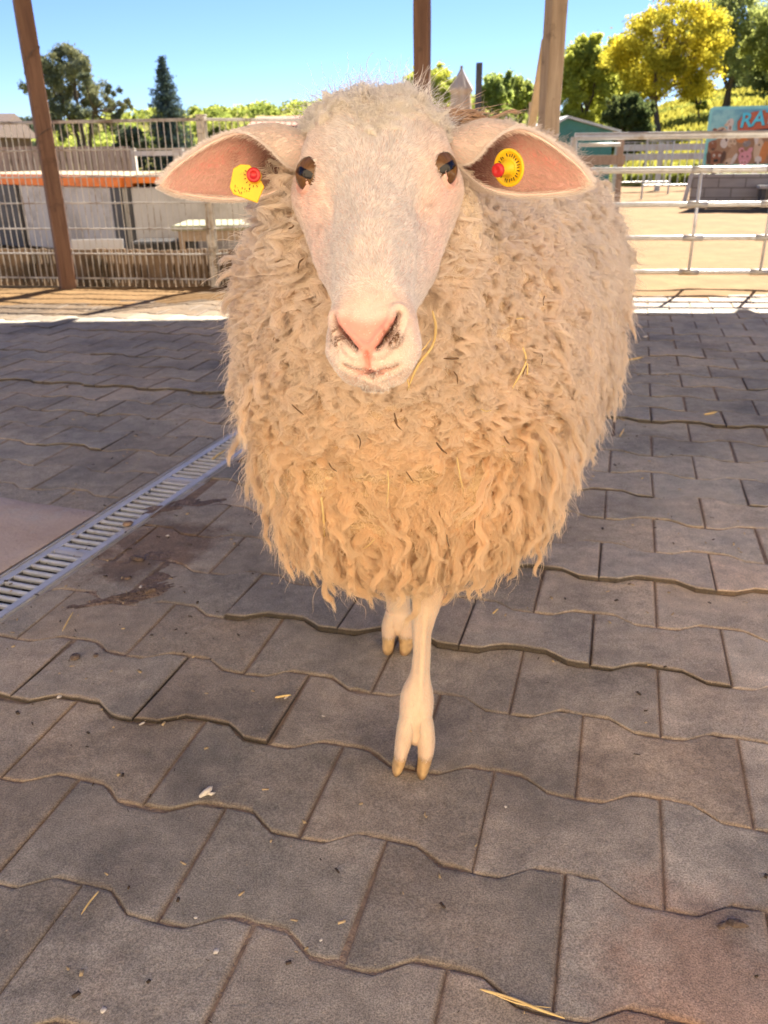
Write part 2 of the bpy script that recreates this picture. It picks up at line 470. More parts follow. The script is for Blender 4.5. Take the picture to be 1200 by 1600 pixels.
def build_pavement():
    mb = MB()
    lg = np.random.default_rng(3)
    YFAR = 6.0
    rows = range(-6, 36)
    nseg = 12
    for k in rows:
        v_lo, v_hi = V0 + (k - 1) * PV, V0 + k * PV
        # boundary k (far) has crests at this row's joints
        off = U0 + (k % 2) * PU / 2 + .0022 * k
        near = 1 if v_lo < 2.6 else 0
        for i in range(-24, 26):
            ua, ub = off + i * PU, off + (i + 1) * PU
            c = uv2xy(np.array((ua + ub) / 2), np.array((v_lo + v_hi) / 2))
            if c[1] < -3.2 or c[1] > YFAR + .05 * math.sin(c[0] * 2) + (0.0 if c[0] < .5 else -.25) or abs(c[0]) > 4.2 + c[1] * .2: continue
            s_, t_ = drain_uv(c)
            g = (.0005 + .0013 * lg.random() ** 2) if near else .0022
            us = np.linspace(ua + g, ub - g, nseg + 1)
            jt = lg.normal(0, .0009, us.size) if near else np.zeros(us.size)
            top = v_hi + wave((us - off) / PU) - g + jt
            jb = lg.normal(0, .0009, us.size) if near else np.zeros(us.size)
            bot = v_lo + wave((us - off) / PU + .5) + g + jb
            z0 = abs(lg.normal(0, .0011)); tu, tv = lg.normal(0, .004), lg.normal(0, .005)
            um = (ua + ub) / 2
            # a few stones have heaved: their front edges stand up as dark ledges
            hv = 0
            if k == 4 and -.80 < um < -.02: hv = .010
            elif k == 4 and -.02 <= um < .25: hv = .004
            elif k == 6 and um > -.12: hv = .0085
            elif k == 13: hv = .008
            elif k in (9, 16, 19): hv = .004 * (lg.random() > .5)
            elif k == 2 and um < -.6: hv = .006
            z0 += hv * .5; tv += -hv / (PV * 1.02)
            ang_ = lg.normal(0, .0035); jx, jy = lg.normal(0, .0008), lg.normal(0, .0008)
            ring = np.concatenate([np.stack([us, bot], 1), np.stack([us[::-1], top[::-1]], 1)])
            cu_ = ring.mean(0)
            dr = ring - cu_
            ring = cu_ + dr + np.stack([-dr[:, 1], dr[:, 0]], 1) * ang_ + [jx, jy]
            if near and lg.random() < .35:      # a knocked-off corner or chipped edge
                ci = lg.integers(0, len(ring)); dch = np.linalg.norm(ring - ring[ci], axis=1)
                ring = ring + (cu_ - ring) * (.045 * np.exp(-(dch / lg.uniform(.008, .018)) ** 2))[:, None]
            xy = uv2xy(ring[:, 0], ring[:, 1])
            sd_, td_ = drain_uv(xy)
            # cut against the drain channel
            if td_.min() < DW + .012 and td_.max() > -.012:
                if td_.mean() > DW / 2:
                    td2 = np.maximum(td_, DW + .010)
                else:
                    td2 = np.minimum(td_, -.010)
                xy = D0 + sd_[:, None] * DD + td2[:, None] * DN
                if td2.max() - td2.min() < .01: continue
                ring = np.stack([xy @ UX, xy @ VX], 1); cu_ = ring.mean(0)
            inn = cu_ + (ring - cu_) * (1 - .0035 / np.maximum(np.linalg.norm(ring - cu_, axis=1), .02))[:, None]
            inn2 = cu_ + (ring - cu_) * (1 - .0085 / np.maximum(np.linalg.norm(ring - cu_, axis=1), .02))[:, None]
            hz = lambda q: z0 + tu * (q[:, 0] - cu_[0]) + tv * (q[:, 1] - cu_[1])
            n = len(ring)
            def lay(q, dz): return np.concatenate([uv2xy(q[:, 0], q[:, 1]), (hz(q) + dz)[:, None]], 1)
            V = np.concatenate([lay(ring, -.05), lay(ring, -.0032), lay(inn, -.0008), lay(inn2, 0)])
            Fc = []
            for L in range(3):
                Fc += [(L * n + j, L * n + (j + 1) % n, (L + 1) * n + (j + 1) % n, (L + 1) * n + j) for j in range(n)]
            # top as strips so that shading stays flat
            h = n // 2
            for j in range(h - 1):
                Fc.append((3 * n + j, 3 * n + j + 1, 3 * n + n - 2 - j, 3 * n + n - 1 - j))
            # colour of this stone, and dirt at its edges, painted shade on ledge fronts
            tint = (1 + lg.normal(0, .085)) * (1 + .60 * float(smooth01(np.array(c[0]), .05, .7)) * (1 - float(smooth01(np.array(c[1]), 1.6, 3.0))))  # right side paler: light from the open side painted into the stones
            warm = lg.normal(0, .025)
            x_, y_ = c
            base = np.array([1 + warm, 1.0, 1 - warm])
            # reddish stones towards the lower right, cool far-off light painted into those further off
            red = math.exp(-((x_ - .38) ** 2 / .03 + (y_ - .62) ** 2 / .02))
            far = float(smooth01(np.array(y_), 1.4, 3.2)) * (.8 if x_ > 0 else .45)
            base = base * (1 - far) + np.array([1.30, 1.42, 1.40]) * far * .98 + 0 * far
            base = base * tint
            sun_ = float(smooth01(np.array(y_), 4.9, 5.2)); base = base * (1 - sun_) + np.array([1.15, .86, .52]) * .36 * sun_   # strewn with paddock sand
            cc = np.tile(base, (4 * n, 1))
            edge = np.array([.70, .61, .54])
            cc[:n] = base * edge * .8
            cc[n:2 * n] = base * ((edge * (1.05 if near else .45)) if hv < .003 else np.array([.17, .15, .135]))  # heaved ledge fronts painted dark in place of shade
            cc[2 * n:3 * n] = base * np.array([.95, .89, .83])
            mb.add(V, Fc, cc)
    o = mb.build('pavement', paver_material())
    tag(o, kind='structure')


build_pavement()

# packed dirt filling the joints (and the sheet that carries everything)
joint_mat = mat('joint_dirt', (.17, .125, .098), (.31, .235, .175), .95, scale=30, bump=.6, bscale=200)
s_ = 4.9
jm = MB()
for (t0_, t1_) in ((-7.0, -.002), (DW + .002, 7.0)):
    nx, ny = 190, 110
    gs, gt = np.meshgrid(np.linspace(-6, 6.4, nx), np.linspace(t0_, t1_, ny), indexing='ij')
    gxy = D0 + gs[..., None] * DD + gt[..., None] * DN
    gy = np.clip(gxy[..., 1], -3.6, 6.03)
    gz = -.0027 + .0013 * vnoise(np.stack([gxy[..., 0], gy, gy * 0], -1), 9, 2)
    GV = np.stack([gxy[..., 0], gy, gz], -1).reshape(-1, 3)
    idx = np.arange(nx * ny).reshape(nx, ny)
    GQ = np.stack([idx[:-1, :-1], idx[1:, :-1], idx[1:, 1:], idx[:-1, 1:]], -1).reshape(-1, 4)
    A_ = np.abs(np.cross(GV[GQ[:, 2]] - GV[GQ[:, 0]], GV[GQ[:, 3]] - GV[GQ[:, 1]])[:, 2])
    jm.add(GV, GQ[A_ > 1e-5])
tag(jm.build('joint_fill', joint_mat, smooth=True), kind='structure')

ground_mat = mat('yard_ground', (.20, .15, .095), (.27, .205, .13), .95, scale=1.5, bump=.8, bscale=30, c3=(.12, .095, .06), s3=.6)
g = MB()
ys_ = [-40, -3.6, 6.0, 9, 14, 30, 80, 200, 700, 2000]
def strip(y0, y1, x0, x1, z): g.add([(x0, y0, z), (x1, y0, z), (x1, y1, z), (x0, y1, z)], [(0, 1, 2, 3)])
strip(-40, 2500, -2500, 2500, -.16)
tag(g.build('ground', ground_mat), kind='structure')

# yard beyond the paving: a gently uneven sheet
def sheet(name, x0, x1, y0, y1, z, mat_, amp=.01, sc_=1.2, nx=120, ny=120, edge=None):
    X, Yv = np.meshgrid(np.linspace(x0, x1, nx), np.linspace(y0, y1, ny), indexing='ij')
    Z = z + amp * vnoise(np.stack([X, Yv, X * 0], -1), sc_, 5) + amp * .5 * vnoise(np.stack([X, Yv, X * 0], -1), sc_ * 4, 6)
    if edge: Z = Z + edge(X, Yv)
    V = np.stack([X, Yv, Z], -1).reshape(-1, 3)
    id_ = np.arange(nx * ny).reshape(nx, ny)
    Q = np.stack([id_[:-1, :-1], id_[1:, :-1], id_[1:, 1:], id_[:-1, 1:]], -1).reshape(-1, 4)
    return tag(mesh_obj(name, V, Q, mat_, smooth=True), kind='structure')

sand_mat = mat('paddock_sand', (.165, .098, .040), (.225, .138, .060), .95, scale=5.0, bump=1.0, bscale=26, c3=(.15, .093, .04), s3=1.3, t3=(.48, .7), spec=.2)
yard_mat = mat('yard_gravel', (.23, .18, .115), (.33, .26, .17), .95, scale=3.0, bump=.9, bscale=45, c3=(.15, .115, .07), s3=1.0)
sheet('paddock', .9, 26, 5.30, 22.4, -.006, sand_mat, .012, 2.0, 240, 160, edge=lambda X, Y: .013 * smooth01(Y, 5.32, 5.75))
sheet('blown_sand', -3.6, .9, 5.42, 6.25, -.004, sand_mat, .011, 1.6, 160, 40, edge=lambda X, Y: .010 * smooth01(Y, 5.4, 5.7))
sheet('yard', -30, .9, 5.9, 30, -.010, yard_mat, .012, 1.4)
sheet('rear_yard', -9, 9, -12, -3.15, -.012, mat('pale_bounce_ground', (.52, .45, .35), (.60, .53, .43), .9, scale=2, bump=.4), .004)  # unseen ground behind the viewer, kept pale to bounce light

# smooth concrete patch left of the drain
patch_mat = mat('concrete_patch', (.44, .35, .30), (.52, .44, .39), .85, scale=8, bump=.35, bscale=90, c3=(.47, .43, .40), s3=7, t3=(.56, .68))
def drain_pt(s, t, z=0.0): q = D0 + s * DD + t * DN; return np.array([q[0], q[1], z])
# far outline of the patch, as (s along the drain, t across) from the photo
_o = [drain_uv(G(x, y)[:2]) for x, y in ((216, 786), (196, 797), (150, 789), (110, 785), (60, 779), (0, 768), (-80, 752), (-200, 735))]
_os = np.array([q[0] for q in _o]); _ot = np.array([q[1] for q in _o])
s_a = drain_uv(G(216, 786)[:2])[0]
ns_, nt_ = 40, 24
tt_ = DW + .008 + (1.5 - DW) * np.linspace(0, 1, nt_) ** 1.5
order = np.argsort(_ot)
send = np.interp(tt_, _ot[order], _os[order]) + .012 * vnoise(np.stack([tt_ * 9, tt_ * 0, tt_ * 0], -1), 1, 3)
PV_ = np.zeros((ns_, nt_, 3))
for i in range(ns_):
    ss_ = -1.5 + (send + 1.5) * i / (ns_ - 1)
    PV_[i, :, :2] = D0 + ss_[:, None] * DD + tt_[:, None] * DN
PV_[..., 2] = .0058 + .0015 * vnoise(PV_ * 1.0, 6, 3)
PV_[-1, :, 2] = -.01; PV_[:, 0, 2] = np.minimum(PV_[:, 0, 2], .003)
id_ = np.arange(ns_ * nt_).reshape(ns_, nt_)
Qp = np.stack([id_[:-1, :-1], id_[1:, :-1], id_[1:, 1:], id_[:-1, 1:]], -1).reshape(-1, 4)
tag(mesh_obj('concrete_patch', PV_.reshape(-1, 3), Qp, patch_mat, smooth=True), kind='structure')

# soil and dung trodden over the stones beside the drain: low mound, its own relief
soil_mat = mat('trodden_soil', (.10, .070, .052), (.19, .135, .10), .75, scale=22, bump=1.0, bscale=120, c3=(.26, .185, .135), s3=14, spec=.5)
def splat(name, cx, cy, rx, ry, h, n=46, seed=0, mat_=soil_mat, rot=0.0, amp=1.0):
    a = np.linspace(-1.25, 1.25, n)
    X, Yv = np.meshgrid(a, a, indexing='ij')
    r = np.sqrt(X**2 + Yv**2)
    nz = vnoise(np.stack([X, Yv, X * 0 + seed], -1), 2.2, seed) * .55 + vnoise(np.stack([X, Yv, X * 0 + seed], -1), 6, seed) * .35
    hh = (1 - r + nz * .75 * amp)
    z = h * np.clip(hh, -.6, 1) ** 1.0 * (1 + .5 * vnoise(np.stack([X, Yv, X * 0], -1), 14, seed))
    c_, s1 = math.cos(rot), math.sin(rot)
    V = np.stack([cx + (X * rx) * c_ - (Yv * ry) * s1, cy + (X * rx) * s1 + (Yv * ry) * c_, z], -1).reshape(-1, 3)
    id_ = np.arange(n * n).reshape(n, n)
    Q = np.stack([id_[:-1, :-1], id_[1:, :-1], id_[1:, 1:], id_[:-1, 1:]], -1).reshape(-1, 4)
    keep = (V[Q, 2].max(1) > .0)
    V[:, 2] -= .0005
    return mesh_obj(name, V, Q[keep], mat_, smooth=True)

for (x, y, rx, ry, h, sd2) in ((240, 868, .09, .10, .0026, 1), (285, 792, .10, .045, .0040, 2), (190, 932, .13, .035, .0040, 3), (205, 905, .10, .07, .0022, 6)):
    q = G(x, y)
    tag(splat('trodden_soil', q[0], q[1], rx, ry, h, seed=sd2, rot=.4), kind='stuff')

# ------------------------------------------------------------------ drain channel
galv = mat('galvanised_steel', (.52, .54, .56), (.66, .68, .70), .42, .45, scale=14, bump=.08, bscale=60, c3=(.40, .34, .27), s3=9, t3=(.55, .75))
galv_dull = mat('dull_galvanised', (.40, .40, .39), (.58, .57, .55), .55, .55, scale=10, c3=(.33, .27, .2), s3=5, t3=(.58, .74))
drain = empty('drain_channel', (*drain_pt(.5, DW / 2)[:2], 0), 'galvanised slotted drain grating set into the paving left of the sheep', 'drain')
S0, S1 = -1.2, 4.05
pitch = .0300
fr = MB()
def obox(mb, s0, s1, t0, t1, z0, z1, bev=0.0):
    M = Matrix(((DD[0], DN[0], 0, D0[0]), (DD[1], DN[1], 0, D0[1]), (0, 0, 1, 0), (0, 0, 0, 1)))
    mb.box((s0, t0, z0), (s1, t1, z1), M, bev=bev)
for t0 in (0.0, DW - .004):
    obox(fr, S0, S1, t0, t0 + .004, -.09, .004)
for t0 in (-.014, DW): obox(fr, S0, S1, t0, t0 + .014, -.03, -.0015)
fr.build('channel_frame', galv_dull, drain)
gr = MB()
obox(gr, S0, S1, .0045, .027, -.004, .0005, .0008)
obox(gr, S0, S1, DW - .027, DW - .0045, -.004, .0005, .0008)
ss = np.arange(S0, S1, pitch)
for j, s in enumerate(ss):
    wdt = .0125 if j % 17 else .036
    gr_c = s + pitch / 2
    # bar slightly slanted and rounded over the top
    pr = []
    nn_ = 7
    prof = [(-wdt / 2, -.010), (-wdt / 2, -.0035), (-wdt / 4, -.0008), (0, .0), (wdt / 4, -.0008), (wdt / 2, -.0035), (wdt / 2, -.010)]
    V = []
    for t in (.0265, DW - .0265):
        for (ds, z) in prof:
            q = D0 + (s + ds) * DD + t * DN
            V.append((q[0], q[1], z))
    n_ = len(prof)
    gr.add(V, [(i, i + 1, i + 1 + n_, i + n_) for i in range(n_ - 1)])
gr.build('grate', galv, drain)
cb = MB()
obox(cb, S0, S1, .005, DW - .005, -.09, -.060)
for j in range(160):   # silt lying in the channel
    s, t = rng.uniform(S0, S1), rng.uniform(.02, DW - .02)
    r = rng.uniform(.004, .014)
    obox(cb, s - r, s + r, t - r * .7, t + r * .7, -.060, -.060 + r * .8, r * .3)
cb.build('channel_bed', mat('channel_silt', (.035, .026, .020), (.08, .06, .045), .95, scale=20), drain)
# ------------------------------------------------------------------ the sheep
def hair_mat(name, transl=.3, rough=.9):
    m = bpy.data.materials.new(name); m.use_nodes = True
    ns, ln = m.node_tree.nodes, m.node_tree.links
    ns.remove(ns['Principled BSDF'])
    at_ = N(ns, 'ShaderNodeAttribute', attribute_name='col')
    d = N(ns, 'ShaderNodeBsdfDiffuse'); d.inputs['Roughness'].default_value = .3
    t = N(ns, 'ShaderNodeBsdfTranslucent')
    g_ = N(ns, 'ShaderNodeBsdfGlossy'); g_.inputs['Roughness'].default_value = .45
    for x in (d, t): ln.new(at_.outputs['Color'], x.inputs['Color'])
    g_.inputs['Color'].default_value = (.8, .75, .68, 1)
    m1 = N(ns, 'ShaderNodeMixShader'); m1.inputs[0].default_value = transl
    ln.new(d.outputs[0], m1.inputs[1]); ln.new(t.outputs[0], m1.inputs[2])
    m2 = N(ns, 'ShaderNodeMixShader'); m2.inputs[0].default_value = .04
    ln.new(m1.outputs[0], m2.inputs[1]); ln.new(g_.outputs[0], m2.inputs[2])
    ln.new(m2.outputs[0], ns['Material Output'].inputs['Surface'])
    return m


wool_m = hair_mat('wool_fibre', .50)
fur_m = hair_mat('short_hair', .35)
skin_m = mat('sheep_skin', (1, 1, 1), (.93, .91, .90), .6, scale=60, bump=.15, bscale=500, attr=True, spec=.3)
skin_m.node_tree.nodes['Principled BSDF'].inputs['Subsurface Weight'].default_value = .12
skin_m.node_tree.nodes['Principled BSDF'].inputs['Subsurface Radius'].default_value = (.008, .003, .002)
under_m = mat('undercoat', (1, 1, 1), (.85, .82, .78), .95, scale=60, bump=1.0, bscale=130, attr=True, spec=.05)

sheep = empty('sheep', (.10, 1.35, 0), 'white woolly sheep with drooping yellow-tagged ears facing the camera', 'sheep')

# ---- head frame
E0 = P(584, 230, .69)
hp = math.radians(36)
ha = np.array([-.018, -math.cos(hp), -math.sin(hp)]); ha /= np.linalg.norm(ha)
hx = np.cross(ha, np.array([0, -math.sin(hp), math.cos(hp)])); hx /= np.linalg.norm(hx)
if hx[0] < 0: hx = -hx
roll_h = math.radians(2.2)
hn0 = np.cross(hx, ha); hn0 = hn0 if hn0[2] > 0 else -hn0
hx, hn = hx * math.cos(roll_h) + hn0 * math.sin(roll_h), hn0 * math.cos(roll_h) - hx * math.sin(roll_h)
HM = np.stack([hx, ha, hn])          # rows: local axes (x, s, n)
h2w = lambda q: np.asarray(q) @ HM + E0
w2h = lambda p: (np.asarray(p) - E0) @ HM.T

#      s      top    bot    wt    wm    wb
HS = np.array([
    (-.125, -.065, -.085, .008, .012, .008),
    (-.118, -.042, -.105, .028, .040, .028),
    (-.098, -.022, -.118, .041, .056, .040),
    (-.065, -.002, -.124, .046, .0645, .045),
    (-.030, .0065, -.126, .0445, .0660, .047),
    (.000, .0070, -.124, .0385, .0660, .048),
    (.022, .0060, -.118, .0300, .0580, .046),
    (.045, .0055, -.108, .0225, .0490, .042),
    (.070, .0055, -.096, .0190, .0420, .035),
    (.095, .0050, -.085, .0182, .0370, .029),
    (.115, .0030, -.077, .0185, .0330, .0255),
    (.135, .0000, -.071, .0195, .0305, .0245),
    (.152, -.0040, -.066, .0205, .0310, .0255),
    (.166, -.0100, -.0645, .0195, .0302, .0255),
    (.176, -.0170, -.062, .0165, .0275, .0235),
    (.1835, -.0250, -.059, .0115, .0215, .0185),
    (.1875, -.0350, -.057, .0045, .0100, .0090)])
nS, nA = 330, 220
# finer steps towards the muzzle
u_ = np.linspace(0, 1, nS)
s_tab = -.125 + .316 * (u_ * .75 + .25 * (1 - (1 - u_) ** 2.2))
T = cr(HS[:, 0], HS[:, 1:], s_tab)
ph = np.linspace(0, 2 * math.pi, nA, endpoint=False)      # 0 = top, pi = bottom


def head_ring(row):
    top, bot, wt, wm, wb = row
    H_ = top - bot
    kx = np.array([0, wt * .62, wt, wm * .94, wm, wb * 1.08, wb, wb * .6, 0])
    kz = np.array([top, top - .015 * H_, top - .09 * H_, top - .30 * H_, top - .52 * H_, top - .80 * H_, bot + .09 * H_, bot + .012 * H_, bot])
    d_ = np.concatenate([[0], np.cumsum(np.hypot(np.diff(kx), np.diff(kz)))])
    # mirror for smooth tangents
    X = np.concatenate([-kx[::-1], kx[1:]]); Z = np.concatenate([kz[::-1], kz[1:]])
    D_ = np.concatenate([-d_[::-1], d_[1:]])
    t = np.abs(((ph + math.pi) % (2 * math.pi)) - math.pi) / math.pi * d_[-1]
    sg = np.where(ph < math.pi, 1, -1)
    c = cr(D_, np.stack([X, Z], 1), t)
    return np.stack([sg * c[:, 0], c[:, 1]], 1)


HV = np.zeros((nS, nA, 3))
for i in range(nS):
    r = head_ring(T[i])
    HV[i, :, 0] = r[:, 0]; HV[i, :, 1] = s_tab[i]; HV[i, :, 2] = r[:, 1]
HV[0] = HV[0].mean(0); HV[-1] = HV[-1].mean(0)
HV = HV.reshape(-1, 3)
hid = np.arange(nS * nA).reshape(nS, nA)
HQ = np.stack([hid[:-1], np.roll(hid[:-1], -1, 1), np.roll(hid[1:], -1, 1), hid[1:]], -1).reshape(-1, 4)


def vnormals(V, Q):
    fn = np.cross(V[Q[:, 2]] - V[Q[:, 0]], V[Q[:, 3]] - V[Q[:, 1]])
    n_ = np.zeros_like(V)
    for k in range(4): np.add.at(n_, Q[:, k], fn)
    return n_ / (np.linalg.norm(n_, axis=1)[:, None] + 1e-12)


hnrm = vnormals(HV, HQ)
if (hnrm[:, 0] * HV[:, 0]).sum() < 0:
    HQ = HQ[:, ::-1]; hnrm = -hnrm


def segdist(p, poly):
    """distance from points to a polyline, in head space"""
    poly = np.asarray(poly, float); best = np.full(len(p), 9.0)
    for a, b in zip(poly[:-1], poly[1:]):
        ab = b - a; t = np.clip(((p - a) @ ab) / (ab @ ab), 0, 1)
        best = np.minimum(best, np.linalg.norm(p - a - t[:, None] * ab, axis=1))
    return best


def gauss(p, c, r):
    d = (p - np.asarray(c)) / np.asarray(r)
    return np.exp(-(d ** 2).sum(1))


# sculpt: displacement along the normal
disp = np.zeros(len(HV))
for sg in (-1, 1):
    disp += .0060 * gauss(HV, (sg * .060, -.012, -.012), (.018, .018, .010))       # brow over the eye
    disp += .0035 * gauss(HV, (sg * .058, -.004, -.044), (.018, .020, .010))       # lower orbit
    disp -= .0115 * gauss(HV, (sg * .038, .042, -.022), (.012, .024, .013))        # tear groove in front of the eye
    disp -= .0060 * gauss(HV, (sg * .032, .085, -.026), (.010, .030, .012))        # flat side of the nasal bone
    disp += .0045 * gauss(HV, (sg * .046, .060, -.055), (.016, .034, .014))        # cheek muscle
    disp -= .0035 * gauss(HV, (sg * .033, .125, -.034), (.010, .020, .014))        # hollow behind the nostril
    disp += .0028 * gauss(HV, (sg * .022, .158, -.016), (.009, .011, .009))        # nostril wing
    disp += .0045 * gauss(HV, (sg * .023, .168, -.038), (.011, .014, .009))        # upper lip pad
    disp += .0040 * gauss(HV, (sg * .020, -.065, .010), (.018, .030, .02))         # crown of the skull
disp -= .0025 * gauss(HV, (0, -.02, .012), (.012, .03, .02))
HV = HV + hnrm * disp[:, None]
hnrm = vnormals(HV, HQ)
GAZE = {sg: np.array([sg * .76, .60, .20]) / np.linalg.norm([.76, .60, .20]) for sg in (-1, 1)}
EYE = {}
hb = BVHTree.FromPolygons([tuple(v) for v in h2w(HV)], [tuple(int(i) for i in q) for q in HQ])


def on_head(px, py):
    d = RM @ np.array([(px - 600) / F_PX, -(py - 800) / F_PX, -1.0]); d /= np.linalg.norm(d)
    h = hb.ray_cast(Vector((0, 0, CAM_H)), Vector(d))
    return None if h[0] is None else w2h(np.array(h[0]))


carve = np.zeros(len(HV)); push = np.zeros_like(HV)
eye_mask = np.zeros(len(HV)); lidrim = np.zeros(len(HV))
for sg in (-1, 1):
    cand = (HV[:, 0] * sg > .03)
    c = on_head(*((475, 279) if sg < 0 else (701, 270)))
    if c is None:
        k_ = int(np.argmin(np.where(cand, (HV[:, 1] - .001) ** 2 + (HV[:, 2] + .0250) ** 2, 9))); c = HV[k_].copy()
    EYE[sg] = c; print('eye', sg, c)
    g_ = GAZE[sg]
    up_ = np.array([0, 0, 1.0]) - g_ * g_[2]; up_ /= np.linalg.norm(up_)
    fw_ = np.cross(up_, g_); fw_ = fw_ if fw_[1] > 0 else -fw_
    r_ = HV - c; a_ = r_ @ fw_; b_ = r_ @ up_
    a_, b_ = a_ * math.cos(.15) + b_ * math.sin(.15), b_ * math.cos(.15) - a_ * math.sin(.15)
    near_ = cand & (np.linalg.norm(r_, axis=1) < .04)
    rr = np.sqrt((a_ / .0070) ** 2 + (b_ / .0072) ** 2)
    EYE[sg, 'f'] = (fw_ * math.cos(.15) + up_ * math.sin(.15), up_ * math.cos(.15) - fw_ * math.sin(.15), g_)
    push += (near_ * (-.0085 * (1 - smooth01(rr, .86, 1.04))))[:, None] * g_
    push += (near_ * (.0032 * np.exp(-((rr - 1.18) / .16) ** 2)) * (1 + .5 * (b_ > 0)))[:, None] * g_
    carve += near_ * (-.0016 * np.exp(-((rr - 1.62) / .17) ** 2))
    eye_mask += near_ * (1 - smooth01(rr, .92, 1.10)); lidrim += near_ * np.exp(-((rr - 1.12) / .16) ** 2)
nost = {}
def on_line(pix): return np.array([q for q in (on_head(*p_) for p_ in pix) if q is not None])
NPIX = {-1: [(556, 546), (545, 534), (534, 524), (526, 511), (522, 497)], 1: [(590, 545), (600, 532), (611, 520), (620, 505), (624, 489)]}
for sg in (-1, 1):
    # comma-shaped slit: from near the mid line, curving out and up
    pl = on_line(NPIX[sg]); nost[sg] = pl
    d = segdist(HV, pl)
    mid_ = pl[len(pl) // 2]
    wdt_ = .0013 + .0015 * np.exp(-(np.linalg.norm(HV - mid_, axis=1) / .0065) ** 2)
    carve += -.0080 * np.exp(-(d / wdt_) ** 2) + .0016 * np.exp(-((d - .0055) / .0020) ** 2)
    nost[sg, 'd'] = d / wdt_ * .0022
mouth = on_line([(540, 572), (552, 577), (566, 580), (578, 581), (594, 581), (608, 578), (620, 572)])
dm = segdist(HV, mouth)
frontish = smooth01(HV[:, 1], .118, .135)
carve += frontish * (-.0026 * np.exp(-(dm / .0014) ** 2) + .0009 * np.exp(-((dm - .0050) / .0025) ** 2))
dphil = segdist(HV, on_line([(573, 550), (574, 562), (577, 578)]))
carve += -.0020 * np.exp(-(dphil / .0011) ** 2)
HV = HV + hnrm * carve[:, None] + push
HV += hnrm * (.0006 * vnoise(HV, 70, 3) + .0004 * vnoise(HV, 170, 4))[:, None]
hnrm = vnormals(HV, HQ)

CREAM, PINK, ROSE = np.array([.86, .76, .66]), np.array([.74, .47, .40]), np.array([.72, .33, .27])


def head_colour(q, nz=True):
    """skin colour over the head, head space"""
    x, s, n = q[:, 0], q[:, 1], q[:, 2]
    c = np.tile(np.array([.66, .52, .44]), (len(q), 1))
    def blend(c, col, w_): return c * (1 - w_[:, None]) + np.asarray(col) * w_[:, None]
    pk = 0
    for sg in (-1, 1):
        pk = pk + gauss(q, (sg * .052, .03, -.030), (.02, .035, .02)) * .7 + gauss(q, (sg * .056, 0, -.027), (.02, .022, .018)) * .8
        pk = pk + gauss(q, (sg * .05, .08, -.045), (.02, .04, .02)) * .5
    c = blend(c, PINK, np.clip(pk, 0, 1))
    pad = nosepad(q)
    c = blend(c, np.array([.72, .31, .25]), np.clip(pad, 0, 1))
    xy_ = pixels(h2w(q)); lip = smooth01(s, .135, .16) * np.exp(-((xy_[:, 1] - 584) / 8) ** 2) * np.exp(-((xy_[:, 0] - 580) / 34) ** 4)
    c = blend(c, (.70, .36, .29), np.clip(lip, 0, 1) * .8)
    return c


PADL = np.array([(480, 519), (486, 520), (500, 524), (515, 529), (528, 540), (538, 551), (548, 561), (556, 566), (580, 570)], float)   # row, left edge
PADR = np.array([(478, 626), (486, 627), (500, 622), (515, 613), (528, 604), (538, 596), (548, 587), (556, 583), (580, 581)], float)


def nosepad(q):
    """1 on the bare pink nose between the nostrils, tapering to the lip"""
    xy = pixels(h2w(q)); x, y = xy[:, 0], xy[:, 1]
    l_, r_ = np.interp(y, PADL[:, 0], PADL[:, 1]), np.interp(y, PADR[:, 0], PADR[:, 1])
    dip = 10 * np.exp(-((x - 573) / 26) ** 2)
    return smooth01(q[:, 1], .12, .13) * smooth01(x - l_, -3, 5) * smooth01(r_ - x, -3, 5) * smooth01(y - dip, 482, 503) * (1 - smooth01(y, 574, 584))


ch = head_colour(HV)
dn = np.minimum(nost[-1, 'd'], nost[1, 'd'])
dark = np.exp(-(dn / .0026) ** 2)
ch = ch * (1 - dark[:, None]) + np.array([.10, .035, .03]) * dark[:, None]
# crumbs of soil sticking under the nostrils
HPX = pixels(h2w(HV))
dirt = (smooth01(vnoise(HV, 420, 9) + .5 * vnoise(HV, 900, 10), -.10, .25) * smooth01(HV[:, 1], .15, .16) *
        np.clip(np.exp(-((HPX - [525, 530]) ** 2 / [9, 15] ** np.array(2)).sum(1)) + 1.25 * np.exp(-((HPX - [613, 526]) ** 2 / [13, 14] ** np.array(2)).sum(1)), 0, 1.3) * 2.0)
dirt = np.clip(dirt, 0, 1)
ch = ch * (1 - dirt[:, None]) + np.array([.13, .065, .032]) * dirt[:, None]
HV = HV + hnrm * (dirt * .0012)[:, None]
dmo = frontish * np.exp(-(dm / .0016) ** 2) * .8
ch = ch * (1 - dmo[:, None]) + np.array([.22, .08, .06]) * dmo[:, None]
ch = ch * (1 - (lidrim * .35)[:, None]) + np.array([.50, .22, .18]) * (lidrim * .35)[:, None]
ch = ch * (1 - eye_mask[:, None]) + np.array([.20, .09, .07]) * eye_mask[:, None]

HQW = HQ[:, ::-1]          # head axes are left-handed: flip for world space
BV, BQ, BC = [h2w(HV)], [HQW], [ch]
bn = len(HV)


def add_part(V, Q, C):
    global bn
    BV.append(V); BQ.append(np.asarray(Q) + bn); BC.append(np.broadcast_to(C, (len(V), 3))); bn += len(V)


